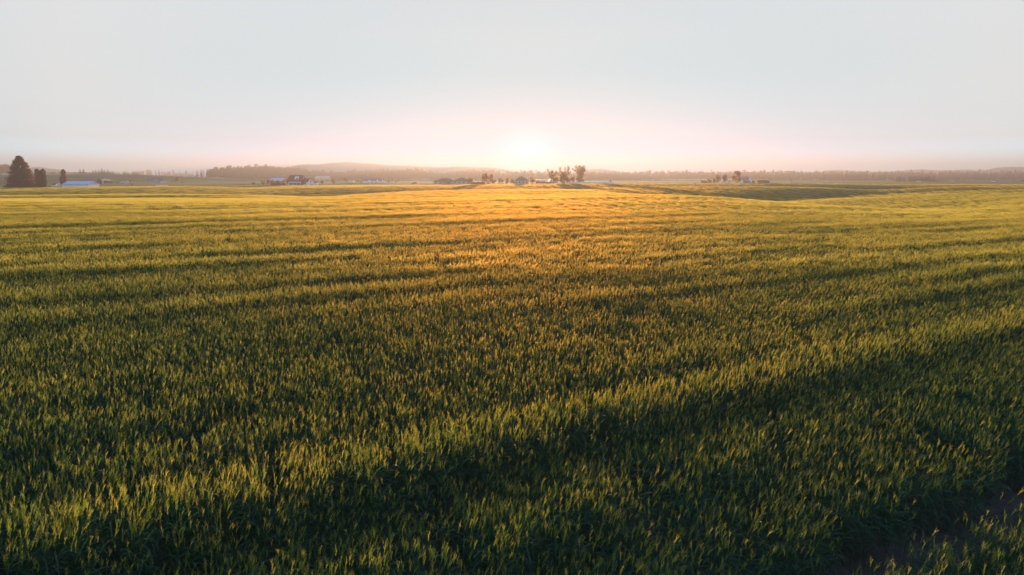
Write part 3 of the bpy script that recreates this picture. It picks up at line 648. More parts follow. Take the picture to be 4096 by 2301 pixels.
building('shed', 224, 240, 744, 733, 'small white shed just left of the metal barn', 'white', 'greyroof', 'gx', 4, 0.6, 1, cat='shed', ymin=385)
tree('red', 'shrub', 216, 747, 18, 15, 'reddish leafy bush between the arborvitae and the metal barn', 'shrub')
building('shed', 328, 384, 737, 714, 'red shed with long grey roof just behind the metal barn', 'redwood', 'purproof', 'gx', 8, 0.45, 0, [(0.7, 'door')], cat='shed')
building('shed', 388, 428, 733, 716, 'square brick red shed with pale hipped roof', 'redwood', 'greyroof', 'hip', 10, 0.62, 0, [(0.5, 'shed_door')], cat='shed')
tree('yellow', 'shrub', 442, 734, 18, 10, 'pale yellow bush right of the square red shed', 'shrub')
tree('red', 'shrub', 468, 734, 14, 6, 'low reddish brush mound left of the small grey shed', 'shrub')
building('shed', 477, 498, 738, 727, 'small plain grey shed with flat looking roof', 'grey', 'greyroof', 'gx', 5, 0.7, 1, cat='shed')
building('shed', 504, 515, 732, 723, 'tiny white shed left of a dark round bush', 'white', 'greyroof', 'gx', 4, 0.6, 0, [(0.5, 'door')], cat='shed')
tree('red', 'shrub', 519, 733, 12, 15, 'dark red round bush left of the grey farmhouse', 'shrub')
tree('yellow', 'shrub', 524, 743, 12, 10, 'grey green bush at the field edge below the dark red bush', 'shrub')
o, W, H, mp = building('farmhouse', 580, 647, 733, 711, 'grey farmhouse with purple grey roof on the left hillside', 'grey', 'purproof', 'gx', 10, 0.48, 3, [(0.12, 'door')], chimney=True)
b = MB(); gable(b, W*0.0, W*0.48, -3.0, -0.004, H*0.45, H*0.86, 'y'); b.build('gable_wing', M['grey'], o)
b = MB(); gable_roof(b, W*0.0, W*0.48, -3.0, 4.2, H*0.45, H*0.86, 'y', 0.3); b.build('wing_roof', M['purproof'], o)
for i in range(3): window(o, W*(0.09 + 0.14*i), -3.004, H*0.24, 1.0, 1.2)
for px, yb, wd, ht, lb, k in ((650, 731, 8, 11, 'thin pale bush at the right wall of the grey farmhouse', 'yellow'), (663, 731, 9, 15, 'small pale conical tree right of the grey farmhouse', 'cone_shrub'),
        (689, 730, 11, 11, 'low leafy bush left of the brown twin tree', 'yellow'), (705, 731, 22, 24, 'largest brown leafy tree on the left hillside', 'round'), (728, 733, 8, 7, 'tiny dark red bush right of the brown leafy tree', 'red')):
    tree(k, 'tree' if ht > 13 else 'shrub', px, yb, wd, ht, lb, 'tree' if ht > 13 else 'shrub')
building('house', 529, 578, 698, 686, 'white two gabled house up on the left ridge', 'white', 'purproof', 'gx', 9, 0.5, 4, [(0.5, 'door')])
building('low_barn', 751, 781, 708, 703, 'long low white barn at the foot of the ridge trees', 'white', 'greyroof', 'gx', 10, 0.6, 0, [(0.5, 'barn_door')], cat='barn')
building('low_barn', 850, 873, 714, 708.5, 'low pinkish barn in front of the hazy wood', 'cream', 'greyroof', 'hip', 10, 0.5, 0, [(0.5, 'barn_door')], cat='barn')
building('low_barn', 1003, 1023, 709.5, 704, 'pale low barn at the foot of the wood, left of the white stable', 'cream', 'greyroof', 'gx', 10, 0.6, 0, [(0.5, 'barn_door')], cat='barn')
tree('yellow', 'shrub', 1013, 742, 20, 13, 'loose grassy bush alone at the field edge', 'shrub')

# ------------------------------------------------------------------ farmhouse with dark red roof
for px, yb, wd, ht, kd, lb in (
  (1052, 741, 20, 24, 'yellow', 'round yellow green tree, leftmost of those by the red roofed house'),
  (1072, 741, 17, 24, 'round', 'dark round tree left of the white stable wall'),
  (1088, 741, 16, 23, 'yellow', 'round tree touching the left end of the white stable'),
  (1112, 741, 26, 19, 'round', 'wide low tree in front of the white stable'),
  (1133, 741, 11, 16, 'red', 'small dark red tree between the stable and the red roofed house'),
  (1149, 742, 20, 28, 'round', 'tall dark tree at the left gable of the red roofed house'),
  (1208, 742, 21, 26, 'yellow', 'bright round tree in front of the middle of the red roofed house'),
  (1264, 739, 17, 18, 'round', 'brown round tree just right of the white gable'),
  (1287, 740, 16, 17, 'yellow', 'small light round tree right of the white estate car'),
  (1333, 738, 22, 20, 'round', 'lone round tree in the green strip right of the red roofed house'),
  (1381, 730, 23, 20, 'round', 'broad conical tree left of the small white shed'),
  (1433, 731, 10, 10, 'round', 'left of two small bushes before the long white house'),
  (1444, 731, 9, 11, 'cone_shrub', 'right of two small bushes before the long white house')):
    tree(kd, 'tree' if ht > 14 else 'shrub', px, yb, wd, ht, lb, 'tree' if ht > 14 else 'shrub')
for px, wd, ht, lb in ((1239, 9, 15, 'dark red cone shaped shrub in front of the white gable'), (1228, 5, 12, 'thin dark shrub at the corner between house and white wing')):
    tree('cone_shrub', 'shrub', px, 741, wd, ht, lb, 'shrub')
building('stable', 1077, 1129, 734, 712, 'white stable with pale blue roof left of the red roofed house', 'brick', 'blueroof', 'gx', 9, 0.45, 3, [(0.85, 'door')], cat='stable', ymin=500)
# main house
X, Y, Z, mp = spot(1203, 742, 484); hx = 0.5 * (Y / F)
o = empty('farmhouse', (X, Y, Z)); tag(o, 'white farmhouse with steep dark red roof, dormer and gabled wing', 'house')
u = mp; x0 = (1153-1203)*u; x1 = (1206-1203)*u; top = (742-706)*u + 0.6; e1 = (742-726)*u
b = MB(); gable(b, x0, x1, 0, 9, e1, top, 'x'); b.build('wall', M['white'], o)
r1_ = MB(); gable_roof(r1_, x0, x1, 0, 9, e1, top, 'x', 0.45, 0.22); ro = r1_.build('roof', M['redroof'], o)
b = MB(); b.box(x0 + 3, x0 + 3.7, 5.6, 6.3, top - 1.2, top + 0.9); b.build('chimney', M['brick'], ro)
dx0, dx1 = (1176-1203)*u, (1192-1203)*u
b = MB(); b.add([(dx0, 1.1, e1 + .7), (dx1, 1.1, e1 + .7), (dx1, 1.1, e1 + 2.9), (dx0, 1.1, e1 + 2.9), (dx0, 4.3, e1 + 3.9), (dx1, 4.3, e1 + 3.9), (dx0, 4.3, e1 + .7), (dx1, 4.3, e1 + .7)], [(0,1,2,3), (3,2,5,4), (0,3,4,6), (1,7,5,2)])
dm = b.build('dormer', M['white'], o)
window(o, (dx0+dx1)/2 + 0.3, 1.08, e1 + 1.9, 1.3, 1.1)
b = MB(); b.add([(x0 + .8, -2.4, e1 - .9), (x1, -2.4, e1 - .9), (x1, 0.2, e1 - .1), (x0 + .8, 0.2, e1 - .1), (x0 + .8, -2.4, e1 - 1.15), (x1, -2.4, e1 - 1.15), (x1, 0.2, e1 - .35), (x0 + .8, 0.2, e1 - .35)], [(0,1,2,3), (7,6,5,4), (0,4,5,1), (1,5,6,2), (2,6,7,3), (3,7,4,0)])
b.build('porch_roof', M['greyroof'], o)
for i in range(4):
    b = MB(); q = x0 + 1.0 + (x1 - x0 - 1.3) * i / 3; b.box(q - .09, q + .09, -2.3, -2.1, -0.3, e1 - 1.1); b.build('porch_post', M['white'], o)
b = MB(); b.box(x0 + .5, x1 - .1, -0.05, -0.004, -0.3, e1 - .9); b.build('brick_facing', M['brick'], o)
for q in (0.22, 0.55, 0.82): window(o, x0 + (x1-x0)*q, -0.056, 1.3, 1.3, 1.1)
doorp(o, x0 + (x1-x0)*0.38, -0.06, 1.0, 2.05)
wx0 = (1207-1203)*u; wx1 = (1257-1203)*u; gx0 = (1231-1203)*u
b = MB(); gable(b, x1 + 0.01, gx0, 1.0, 8, 2.6, 5.0, 'x'); b.build('wing_wall', M['white'], o)
b = MB(); gable_roof(b, x1 + 0.3, gx0 + 1.8, 1.0, 8, 2.6, 5.0, 'x', 0.3, 0.2); b.build('wing_roof', M['redroof'], o)
b = MB(); gable(b, gx0, wx1, -1.5, 7, 2.3, 5.2, 'y'); b.build('gable_wall', M['white'], o)
b = MB(); gable_roof(b, gx0, wx1, -1.5, 7, 2.3, 5.2, 'y', 0.3, 0.2); b.build('gable_roof', M['redroof'], o)
window(o, (gx0 + wx1)/2, -1.504, 3.0, 1.0, 1.0); doorp(o, (gx0+wx1)/2 + .8, -1.506, 2.6, 2.0, 'cream', 'garage_door'); window(o, (x1 + gx0)/2, 0.996, 1.5, 1.2, 1.0)
building('barn', 1258, 1316, 721.5, 704.5, 'large faded grey barn behind the red roofed house', 'cream', 'greyroof', 'gx', 14, 0.40, 3, [(0.5, 'barn_door')], cat='barn')
building('house', 1354, 1372, 720, 711.5, 'small pale house below the hazy wood, left of the white shed', 'white', 'greyroof', 'gx', 8, 0.5, 2, [(0.5, 'door')])
building('shed', 1396, 1414, 729, 722, 'bright white shed right of the broad conical tree', 'white', 'greyroof', 'gx', 5, 0.6, 0, [(0.5, 'door')], cat='shed')
building('shed', 1414, 1432, 728, 720, 'dull purple grey shed touching the bright white shed', 'grey', 'purproof', 'gx', 6, 0.5, 1, cat='shed')
o, W, H, mp = building('house', 1449, 1527, 731, 714, 'long white single storey house with two gables', 'white', 'purproof', 'gx', 10, 0.45, 5, [(0.4, 'door')])
for q in (-0.22, 0.20):
    b = MB(); gable(b, W*q, W*(q+.2), -2.4, -0.004, H*.42, H*.78, 'y'); b.build('front_gable', M['white'], o)
    b = MB(); gable_roof(b, W*q, W*(q+.2), -2.4, 3.0, H*.42, H*.78, 'y', .3); b.build('gable_roof', M['purproof'], o)
    window(o, W*(q+.1), -2.404, H*.25, 1.3, 1.2)

def vinyl_fence(name, pa, pb, yb, hm, label, n, mt='vinyl', ymin=0.0, yb2=None):
    XA, YA, ZA, _ = spot(pa, yb, ymin); XB, YB, ZB, _ = spot(pb, yb2 or yb, ymin)
    o = empty(name, (XA, YA, ZA)); Lx = XB - XA; pan = MB()
    for i in range(n + 1):
        t = i / n; x = Lx*t; y = (YB-YA)*t; z = tz(XA + x, YA + y) - ZA
        p = MB(); p.box(x - .08, x + .08, y - .08, y + .08, z - .3, z + hm + .08); p.box(x - .11, x + .11, y - .11, y + .11, z + hm + .08, z + hm + .14); p.build('post', M[mt], o)
        if i < n:
            x2 = Lx*(i+1)/n; y2 = (YB-YA)*(i+1)/n; z2 = tz(XA + x2, YA + y2) - ZA
            pan.add([(x+.08, y-.03, z+.03), (x2-.08, y2-.03, z2+.03), (x2-.08, y2+.03, z2+.03), (x+.08, y+.03, z+.03), (x+.08, y-.03, z+hm), (x2-.08, y2-.03, z2+hm), (x2-.08, y2+.03, z2+hm), (x+.08, y+.03, z+hm)],
                    [(0,3,2,1),(4,5,6,7),(0,1,5,4),(1,2,6,5),(2,3,7,6),(3,0,4,7)])
            for q in (0.12, hm - 0.1): pan.box(x + .08, x2 - .08, min(y, y2) - .06, min(y, y2) - .035, z + q, z + q + .09)
    pan.build('panel', M[mt], o); return tag(o, label, 'fence')
vinyl_fence('privacy_fence', 1450, 1578, 732, 1.7, 'white panel fence in front of the long white house', 14)
for px, ht in ((1489, 9), (1503, 9)):
    tree('cone_shrub', 'shrub', px, 733.5, 6, ht, 'dark red shrub before the white fence, %s of the pair' % ('left' if px < 1495 else 'right'), 'shrub')
for px, yb, wd, ht, kd, lb in (
  (1527, 731, 8, 9, 'bush', 'small round bush in front of the long white house end'),
  (1531, 724, 20, 15, 'round', 'dark round tree behind the right end of the long white house'),
  (1555, 732, 14, 17, 'yellow', 'golden round bush in front of the white fence end'),
  (1570, 727, 18, 18, 'round', 'brown tree standing behind the white fence'),
  (1582, 731, 9, 9, 'bush', 'low bush just past the right end of the white fence'),
  (1591, 731, 9, 14, 'yellow', 'small conical golden bush right of the white fence'),
  (1700, 717, 16, 19, 'round', 'dark orange round tree, first of three behind the hip roofed house'),
  (1717, 719, 14, 20, 'round', 'dark orange tree, middle of three behind the hip roofed house'),
  (1730, 720, 13, 24, 'round', 'tallest orange tree of three behind the hip roofed house'),
  (1812, 731, 12, 9, 'bush', 'low bush by the right corner of the hip roofed house'),
  (1251, 713, 26, 22, 'round', 'hazy round tree left behind the grey barn'),
  (1276, 712, 24, 24, 'round', 'hazy low tree behind the roof of the grey barn'),
  (1301, 714, 26, 28, 'round', 'hazy tree just left of the biggest round tree behind the barn'),
  (1320, 717, 26, 35, 'round', 'biggest hazy round tree, right behind the grey barn'),
  (1882, 738, 30, 29, 'round', 'orange leafy tree against the second hip roofed house'),
  (1939, 738, 38, 47, 'round', 'tall orange tree left of the sun, left of a pair'),
  (1963, 738, 34, 43, 'round', 'tall orange tree left of the sun, right of a pair'),
  (1976, 737, 28, 22, 'bush', 'orange bush right of the tall orange pair'),
  (2003, 737, 30, 25, 'bush', 'second orange bush right of the tall orange pair'),
  (2025, 737, 32, 25, 'bush', 'third orange bush right of the tall orange pair'),
  (2048, 737, 26, 23, 'bush', 'orange bush left of the house under the sun'),
  (2128, 737, 34, 27, 'bush', 'orange bush right of the house under the sun'),
  (2150, 737, 28, 14, 'bush', 'low orange bush left of the hazy cottonwoods')):
    tree(kd, 'tree' if ht > 16 else 'shrub', px, yb, wd, ht, lb, 'tree' if ht > 16 else 'shrub')
for px, yb, wd, ht, lb in ((1571, 719, 34, 34, 'hazy open crowned tree, left of the group behind the white fence'), (1594, 720, 46, 45, 'tallest hazy open crowned tree behind the white fence'),
   (2207, 735, 60, 60, 'faint cottonwood closest to the sun, leftmost of three'), (2256, 736, 76, 72, 'open crowned cottonwood, middle of three right of the sun'), (2322, 732, 98, 73, 'largest cottonwood with gaps in its crown, right of the sun')):
    tree('open', 'cottonwood_tree', px, yb, wd, ht, lb, 'tree')
tree('round', 'tree', 1634, 719, 30, 42, 'dense hazy tree right of the tall open tree', 'tree'); tree('round', 'tree', 1617, 719, 24, 34, 'hazy tree filling between the open tree and the dense tree', 'tree')
for px, yb, wd, ht, lb in ((2222, 737, 34, 28, 'dense orange tree below the faint cottonwood'), (2248, 737, 32, 30, 'orange tree at the foot of the middle cottonwood, left side'), (2270, 737, 32, 30, 'orange tree at the foot of the middle cottonwood, right side'),
    (2290, 735, 30, 28, 'round orange tree between the two big cottonwoods'), (2318, 733, 50, 30, 'dense undergrowth tree under the largest cottonwood')):
    tree('round', 'tree', px, yb, wd, ht, lb, 'tree')
for i, (px, ht) in enumerate(((1929, 20), (1949, 19), (1954, 17))):
    tree('cone_shrub', 'conifer_shrub', px, 737, 10, ht, ('dark small conifer at the left foot of the tall orange pair', 'dark small conifer below the gap of the tall orange pair', 'smaller dark conifer right under the tall orange pair')[i], 'shrub')
building('house', 1641, 1692, 722, 707.5, 'hazy house with dark roof in front of the dense tree', 'cream', 'brownroof', 'gx', 9, 0.45, 3, [(0.3, 'door')])
building('shed', 1693, 1722, 721, 715, 'long pale shed right of the hazy dark roofed house', 'cream', 'greyroof', 'gx', 6, 0.55, 1, cat='shed')
o, W, H, mp = building('house', 1732, 1826, 738, 714, 'wide beige house with brown hipped roof by the field', 'cream', 'brownroof', 'hip', 13, 0.50, 5, [(0.50, 'garage_door'), (0.66, 'door')], ymin=500)
b = MB(); hip_roof(b, -1.4, 4.6, -3.0, 5.0, H*.50, H*.80, .3); b.build('porch_roof', M['brownroof'], o)
for q in (-1.2, 1.5, 4.4): b = MB(); b.box(q - .15, q + .15, -2.9, -2.6, -.3, H*.50 - .2); b.build('porch_post', M['cream'], o)
o, W, H, mp = building('house', 1808, 1884, 738, 711.5, 'second brown hip roofed house, half lost in orange glow', 'cream', 'brownroof', 'hip', 14, 0.50, 4, [(0.4, 'door')], ymin=535)
o, W, H, mp = building('house', 2056, 2116, 738, 706.5, 'hip roofed house silhouetted under the setting sun', 'cream', 'brownroof', 'hip', 14, 0.5, 4, [(0.5, 'door')], ymin=530)
building('house', 2153, 2176, 731, 721, 'faint pale house left of the hazy cottonwoods', 'white', 'greyroof', 'gx', 8, 0.5, 2, [(0.5, 'door')])
building('house', 2194, 2214, 731, 717, 'pale gabled house glimpsed between orange trees', 'white', 'greyroof', 'gy', 9, 0.5, 1, [(0.4, 'door')])
for i, px in enumerate((2251, 2260)):
    X, Y, Z, mp = spot(px, 737); b = MB(); b.box(-.25, .25, -.25, .25, -.2, 1.5); b.box(-.32, .32, -.32, .32, 1.5, 1.62); b.box(-.18, .18, -.18, .18, 1.62, 1.75)
    q = b.build('gate_pillar', M['white'], None); q.location = (X, Y, Z); tag(q, '%s of two white gate pillars below the middle cottonwood' % ('left', 'right')[i], 'pillar', 'gate pillars')
vinyl_fence('privacy_fence', 2280, 2451, 738, 1.75, 'long bright white panel fence at the field edge right of the sun', 16)
tree('yellow', 'tree', 2444, 733, 13, 15, 'small perfectly round tree behind the right end of the white fence', 'tree')
for i, px in enumerate((2413, 2424, 2436)):
    tree('cone_shrub', 'conifer_shrub', px, 733, 3.6, 7.5, ('leftmost', 'middle', 'rightmost')[i] + ' of three tiny conifers peeping over the white fence', 'shrub', 'conifers over the fence')
# line of low posts along the road
for i in range(46):
    px = 1388 + i * 8.6
    X, Y, Z, mp = spot(px, 741)
    if i == 0:
        b = MB(); b.box(-.11, .11, -.11, .11, -.2, 1.45); b.add([(-.11,-.11,1.45),(.11,-.11,1.45),(.11,.11,1.45),(-.11,.11,1.45),(0,0,1.56)], [(0,1,4),(1,2,4),(2,3,4),(3,0,4)]); pm = b.mesh('roadside_post', M['wood'])
    q = bpy.data.objects.new('roadside_post', pm); C.objects.link(q); q.location = (X, Y, Z)
    tag(q, 'short dark wooden post in the long row at the far field edge', 'post', 'row of short posts along the field edge')

# ------------------------------------------------------------------ right farm
for px, yb, wd, ht, kd, lb in (
  (2782, 737, 14, 7, 'red', 'low dark red mound alone, left of the right farm trees'),
  (2812, 736, 24, 15, 'bush', 'low spreading bush, leftmost of the right farm trees'), (2824, 736, 16, 13, 'red', 'small bush second from the left at the right farm'),
  (2839, 736, 22, 22, 'red', 'red brown conical bush at the right farm'), (2858, 736, 18, 24, 'round', 'brown bush at the left foot of the right farm twin trees'),
  (2873, 736, 24, 39, 'round', 'tall brown tree, left of the twins at the right farm'), (2898, 736, 28, 38, 'round', 'wide brown tree, right of the twins at the right farm'),
  (2915, 736, 14, 14, 'red', 'dark red bush below the right twin tree'), (2946, 736, 52, 55, 'yellow', 'big yellow green tree beside the small white house'),
  (2982, 734, 26, 11, 'red', 'reddish hedge bush before the left wall of the small white house'), (3014, 734, 22, 10, 'bush', 'low dark bush right of the small white house')):
    tree(kd, 'tree' if ht > 16 else 'shrub', px, yb, wd, ht, lb, 'tree' if ht > 16 else 'shrub')
def hedge(px, yb, wpx, hpx, m, label, seed):
    X, Y, Z, mp = spot(px, yb); r = np.random.default_rng(seed); n = 1600
    Pn = np.stack([r.uniform(-.5, .5, n), r.uniform(-.5, .5, n), r.uniform(0, 1, n)**.7], -1); Pn[:, 2] *= 0.62 + 0.38*fbm(Pn[:, 0]*9, Pn[:, 0]*0, seed)*1.6
    V, Fc = leaf_quads(Pn, 1.0, r); C0 = np.repeat(Pn, 4, 0); V = C0 + (V - C0) * np.array([.03, .14, .14])
    q = bpy.data.objects.new('hedge', np_mesh('hedge', V, Fc, [m])); C.objects.link(q); q.location = (X, Y, Z); q.scale = (wpx*mp, 3.0, (hpx + max(0, py_of(Y, Z) - yb))*mp); tag(q, label, 'hedge')
hedge(3055, 733.5, 46, 12.5, M['f_red'], 'long clipped dark red hedge at the right of the farm', 3)
hedge(1905, 737, 70, 9, M['f_leaf'], 'low ragged hedge between the second hip roofed house and the tall orange pair', 4)
hedge(2188, 737, 60, 10, M['f_leaf'], 'low ragged hedge at the foot of the faint cottonwood', 6)
hedge(2085, 737, 60, 8, M['f_leaf'], 'low hedge in front of the house under the sun', 7)
hedge(1112, 741, 60, 7, M['f_red'], 'low dark hedge in front of the white stable', 8)
# straw and clods lying in the bare wheel track
r = np.random.default_rng(12); n = 1500; al = r.uniform(2, 16, n); ao = r.normal(0, 0.17, n) + TRK
X = al*math.cos(DA) - ao*math.sin(DA); Y = al*math.sin(DA) + ao*math.cos(DA); Z = terrain(X, Y) + r.uniform(0.0, 0.035, n)
V, Fc = leaf_quads(np.stack([X, Y, Z], -1), 1.0, r, 0.0); C0 = np.repeat(np.stack([X, Y, Z], -1), 4, 0); D = (V - C0); D /= np.abs(D).max()
kd = np.repeat(r.uniform(0, 1, n) < .5, 4)[:, None]; D = np.where(kd, D * np.array([.05, .05, .012]), D * 0.016)
m_st = mat('dry_straw', (0.09, 0.07, 0.055), 0.9, noise=0.4, nscale=3)
q = bpy.data.objects.new('straw_litter', np_mesh('straw_litter', C0 + D, Fc, [m_st])); C.objects.link(q); tag(q, 'scattered dry straw in the bare wheel track', 'straw', kind='stuff')
b = MB(); X, Y, Z, mp = spot(2892, 729, 560); b.box(-4, 4, 0, 5, -.3, 3.4); o = empty('shed', (X, Y, Z)); b.build('wall', M['white'], o); b = MB(); b.add([(-4.4,-.3,3.4),(4.4,-.3,3.4),(3.2,2.5,5),(-3.2,2.5,5),(-4.4,5.3,3.4),(4.4,5.3,3.4)], [(0,1,2,3),(3,2,5,4),(0,3,4),(1,5,2),(0,4,5,1)]); b.build('roof', M['palemetal'], o); doorp(o, 0, -.006, 1, 2); o.scale = (.8, .8, .8); tag(o, 'white roofed shed half hidden in the right twin tree', 'shed')
building('house', 2968, 3000, 734, 707.5, 'purple roofed part of the small farmhouse behind the yellow tree', 'white', 'purproof', 'gx', 8, 0.45, 2, [(0.4, 'door')], ymin=540, chimney=True)
building('house', 2992, 3010, 734, 709.5, 'small steep white gabled house right of the yellow tree', 'white', 'greyroof', 'gy', 8, 0.45, 0, [(0.45, 'door')])

# ------------------------------------------------------------------ vehicles
def car(px, yb, name, label, paint, L_=4.7, van=False, rz=0.0, pick=False, Hc=1.65, ymin=0.0, cat='car'):
    X, Y, Z, mp = spot(px, yb, ymin); o = empty(name, (X, Y, Z + (0.35 if ymin == 0 else 0)), rz); wd = 1.8
    if pick: pr = [(-.5, .45), (-.5, .95), (-.30, 1.0), (-.17, 1.0), (-.08, 1.62), (.12, 1.66), (.17, 1.05), (.5, 1.0), (.5, .45)]
    else: pr = [(-.5, .35), (-.49, .78), (-.32, .98), (-.17, 1.50), (.0, 1.62), (.32, 1.60), (.47, 1.12), (.5, .95), (.5, .35)]
    n = len(pr); V = []; Fc = []
    for s_, k in ((-1, 1), (1, 1)):
        for (a, z) in pr: ins = 0.12 if z > 1.2 else 0; V.append((a * L_, s_ * (wd/2 - ins), z))
    Fc.append(tuple(range(n))); Fc.append(tuple(range(2*n-1, n-1, -1)))
    for i in range(n): j = (i+1) % n; Fc.append((i, n+i, n+j, j))
    MB().add(V, Fc).build('body', M[paint], o)
    for s_ in (-1, 1):
        g = MB(); y = s_ * (wd/2 - .02)
        if pick: g.add([(-.13*L_, y, 1.1), (.13*L_, y, 1.1), (.10*L_, y, 1.54), (-.07*L_, y, 1.54)], [(0,1,2,3)])
        else: g.add([(-.26*L_, y, 1.06), (.42*L_, y, 1.10), (.31*L_, y, 1.50), (-.14*L_, y, 1.48)], [(0,1,2,3)])
        g.v = [(a, bb + s_*.004, c) for a, bb, c in g.v]; g.v += [(a, bb - s_*.03, c) for a, bb, c in g.v[:4]]; g.f += [(7,6,5,4)]; g.m += [0]
        g.build('side_window', M['glass'], o)
        for a in (-.31, .31):
            t = MB(); t.tube([(a*L_, s_*(wd/2 - .16), .33), (a*L_, s_*(wd/2 + .03), .33)], [.33, .33], 14); tt = t.build('wheel', M['tyre'], o)
            t = MB(); t.tube([(a*L_, s_*(wd/2 + .02), .33), (a*L_, s_*(wd/2 + .04), .33)], [.20, .20], 10); t.build('rim', M['rim'], tt)
        t = MB(); t.box(.485*L_, .503*L_, s_*.72 - .12, s_*.72 + .12, .8, .98); t.build('tail_lamp', M['lamp'], o)
        t = MB(); t.box(-.503*L_, -.488*L_, s_*.68 - .14, s_*.68 + .14, .62, .76); t.build('headlight', M['steel'], o)
    return tag(o, label, cat)
car(1256, 742, 'estate_car', 'white estate car parked before the white gabled wing', 'carwhite', 4.9)
car(1279, 738, 'parked_car', 'white car mostly hidden behind the white estate car', 'carwhite', 4.4, ymin=500)
car(1657, 739.5, 'parked_car', 'maroon car with bright roof on the road by the posts', 'carred', 4.6)
car(221, 751, 'pickup_truck', 'white pickup parked between the arborvitae and the metal barn', 'carwhite', 4.4, pick=True, cat='pickup')
car(2912, 736, 'pickup_truck', 'pale pickup parked under the right farm twin trees', 'carwhite', 4.8, pick=True, cat='pickup')
car(3677, 734, 'parked_car', 'lone white vehicle far out on the right plain', 'carwhite', 4.8, ymin=760)
car(3815, 734, 'parked_car', 'faint grey vehicle, middle one of the right plain', 'palemetal' if False else 'steel', 4.4, ymin=820)
car(3971, 734, 'parked_car', 'white vehicle nearest the right edge of the plain', 'carwhite', 4.6, ymin=800)

# ------------------------------------------------------------------ poles, boxes and small markers
def pole(px, yb, hpx, label, arm=True):
    X, Y, Z, mp = spot(px, yb); h = hpx * mp; o = empty('utility_pole', (X, Y, Z)); rr = max(0.16, 0.1*mp*3)
    b = MB(); b.tube([(0, 0, -.4), (0, 0, h)], [rr, rr*.6], 8); b.build('shaft', M['wood'], o)
    if arm: b = MB(); b.box(-1.1, 1.1, -.08, .08, h - .9, h - .72); b.build('crossarm', M['wood'], o)
    return tag(o, label, 'utility pole')
pole(273, 727, 26, 'leaning wooden utility pole behind the pale blue barn').rotation_euler = (0, R(-3), 0)
pole(2621, 728, 10, 'faint thin pole on the plain right of the white fence'); pole(3086, 731, 14, 'thin pole right of the clipped hedge'); pole(3167, 731, 13, 'thin pole on the plain by the white marker box'); pole(3556, 733, 22, 'thin pole on the right plain near the end of the tree clump')
for px, yb, lb in ((3149, 733, 'small white box on a post right of the clipped hedge'), (3306, 729.5, 'small white box on a post in the middle of the right plain')):
    X, Y, Z, mp = spot(px, yb); o = empty('marker_box', (X, Y, Z)); b = MB(); b.box(-.4, .4, -.3, .3, .5, 1.6); b.add([(-.45,-.35,1.6),(.45,-.35,1.6),(.45,.35,1.6),(-.45,.35,1.6),(0,0,1.85)], [(0,1,4),(1,2,4),(2,3,4),(3,0,4)]); b.build('cabinet', M['white'], o)
    b = MB(); b.box(-.08, .08, -.08, .08, -.3, .5); b.build('post', M['steel'], o); tag(o, lb, 'utility box')
X, Y, Z, mp = spot(645, 748.5); b = MB(); L_ = 50*mp
for i in range(10):
    a = -L_/2 + L_*i/10; b.box(a, a + L_/10 - .15, -.5, .5, .55, 1.15 + .05*(i % 2))
q = b.build('wrapped_bales', M['white'], None); q.location = (X, Y, Z + .1); tag(q, 'low row of white wrapped bales at the field edge', 'bales')
for px0, px1, yb, yt, lb in ((3256, 3271, 719.5, 712, 'pale shed among the right hand hazy conifers, left one'), (3360, 3373, 720, 716.5, 'low pale shed among the right hand conifers, middle one'), (3544, 3558, 721, 717, 'low pale shed at the right end of the conifer row'), (3889, 3906, 719.5, 712.5, 'pale green grey barn alone before the far right wood')):
    building('shed', px0, px1, yb, yt, lb, 'palemetal', 'greyroof', 'gx', 10, 0.6, 0, [(0.5, 'barn_door')], cat='shed')

# ------------------------------------------------------------------ far conifers one can tell apart
GL = 'hazy conifers on the left ridge'
ORD = ['first', 'second', 'third', 'fourth', 'fifth', 'sixth', 'seventh', 'eighth', 'ninth', 'tenth', 'eleventh', 'twelfth', 'thirteenth', 'fourteenth', 'fifteenth', 'sixteenth', 'seventeenth', 'eighteenth', 'nineteenth', 'twentieth', 'twenty first', 'twenty second', 'twenty third', 'twenty fourth', 'twenty fifth', 'twenty sixth', 'twenty seventh', 'twenty eighth']
LC = [(188, 695, 9, 16), (323, 697, 9, 21), (337, 697, 10, 21), (374, 697, 9, 16), (385, 697, 9, 16), (398, 697, 9, 18), (410, 697, 11, 23), (420, 697, 10, 17), (433, 697, 10, 18), (443, 697, 8, 14), (454, 697, 8, 14), (470, 697, 8, 12), (482, 697, 8, 10), (505, 697, 7, 12)]
for i, (px, yb, wd, ht) in enumerate(LC):
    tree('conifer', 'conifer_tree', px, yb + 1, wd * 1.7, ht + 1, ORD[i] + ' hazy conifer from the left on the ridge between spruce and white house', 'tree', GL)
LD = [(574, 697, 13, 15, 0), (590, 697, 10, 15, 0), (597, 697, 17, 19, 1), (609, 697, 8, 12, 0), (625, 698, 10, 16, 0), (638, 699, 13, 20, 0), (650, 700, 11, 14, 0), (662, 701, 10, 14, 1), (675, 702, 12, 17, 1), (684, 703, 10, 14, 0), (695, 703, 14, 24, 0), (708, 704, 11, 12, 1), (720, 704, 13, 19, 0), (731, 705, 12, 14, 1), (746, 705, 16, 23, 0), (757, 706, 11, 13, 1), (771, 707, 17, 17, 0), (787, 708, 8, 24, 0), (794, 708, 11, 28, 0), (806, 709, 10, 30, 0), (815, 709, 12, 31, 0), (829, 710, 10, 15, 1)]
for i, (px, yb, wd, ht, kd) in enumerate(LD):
    tree('round' if kd else 'conifer', 'ridge_tree', px, yb + 1, wd * 1.6, ht + 1, ORD[i] + ' hazy tree from the left between the ridge house and the wood', 'tree', 'hazy trees right of the ridge house')
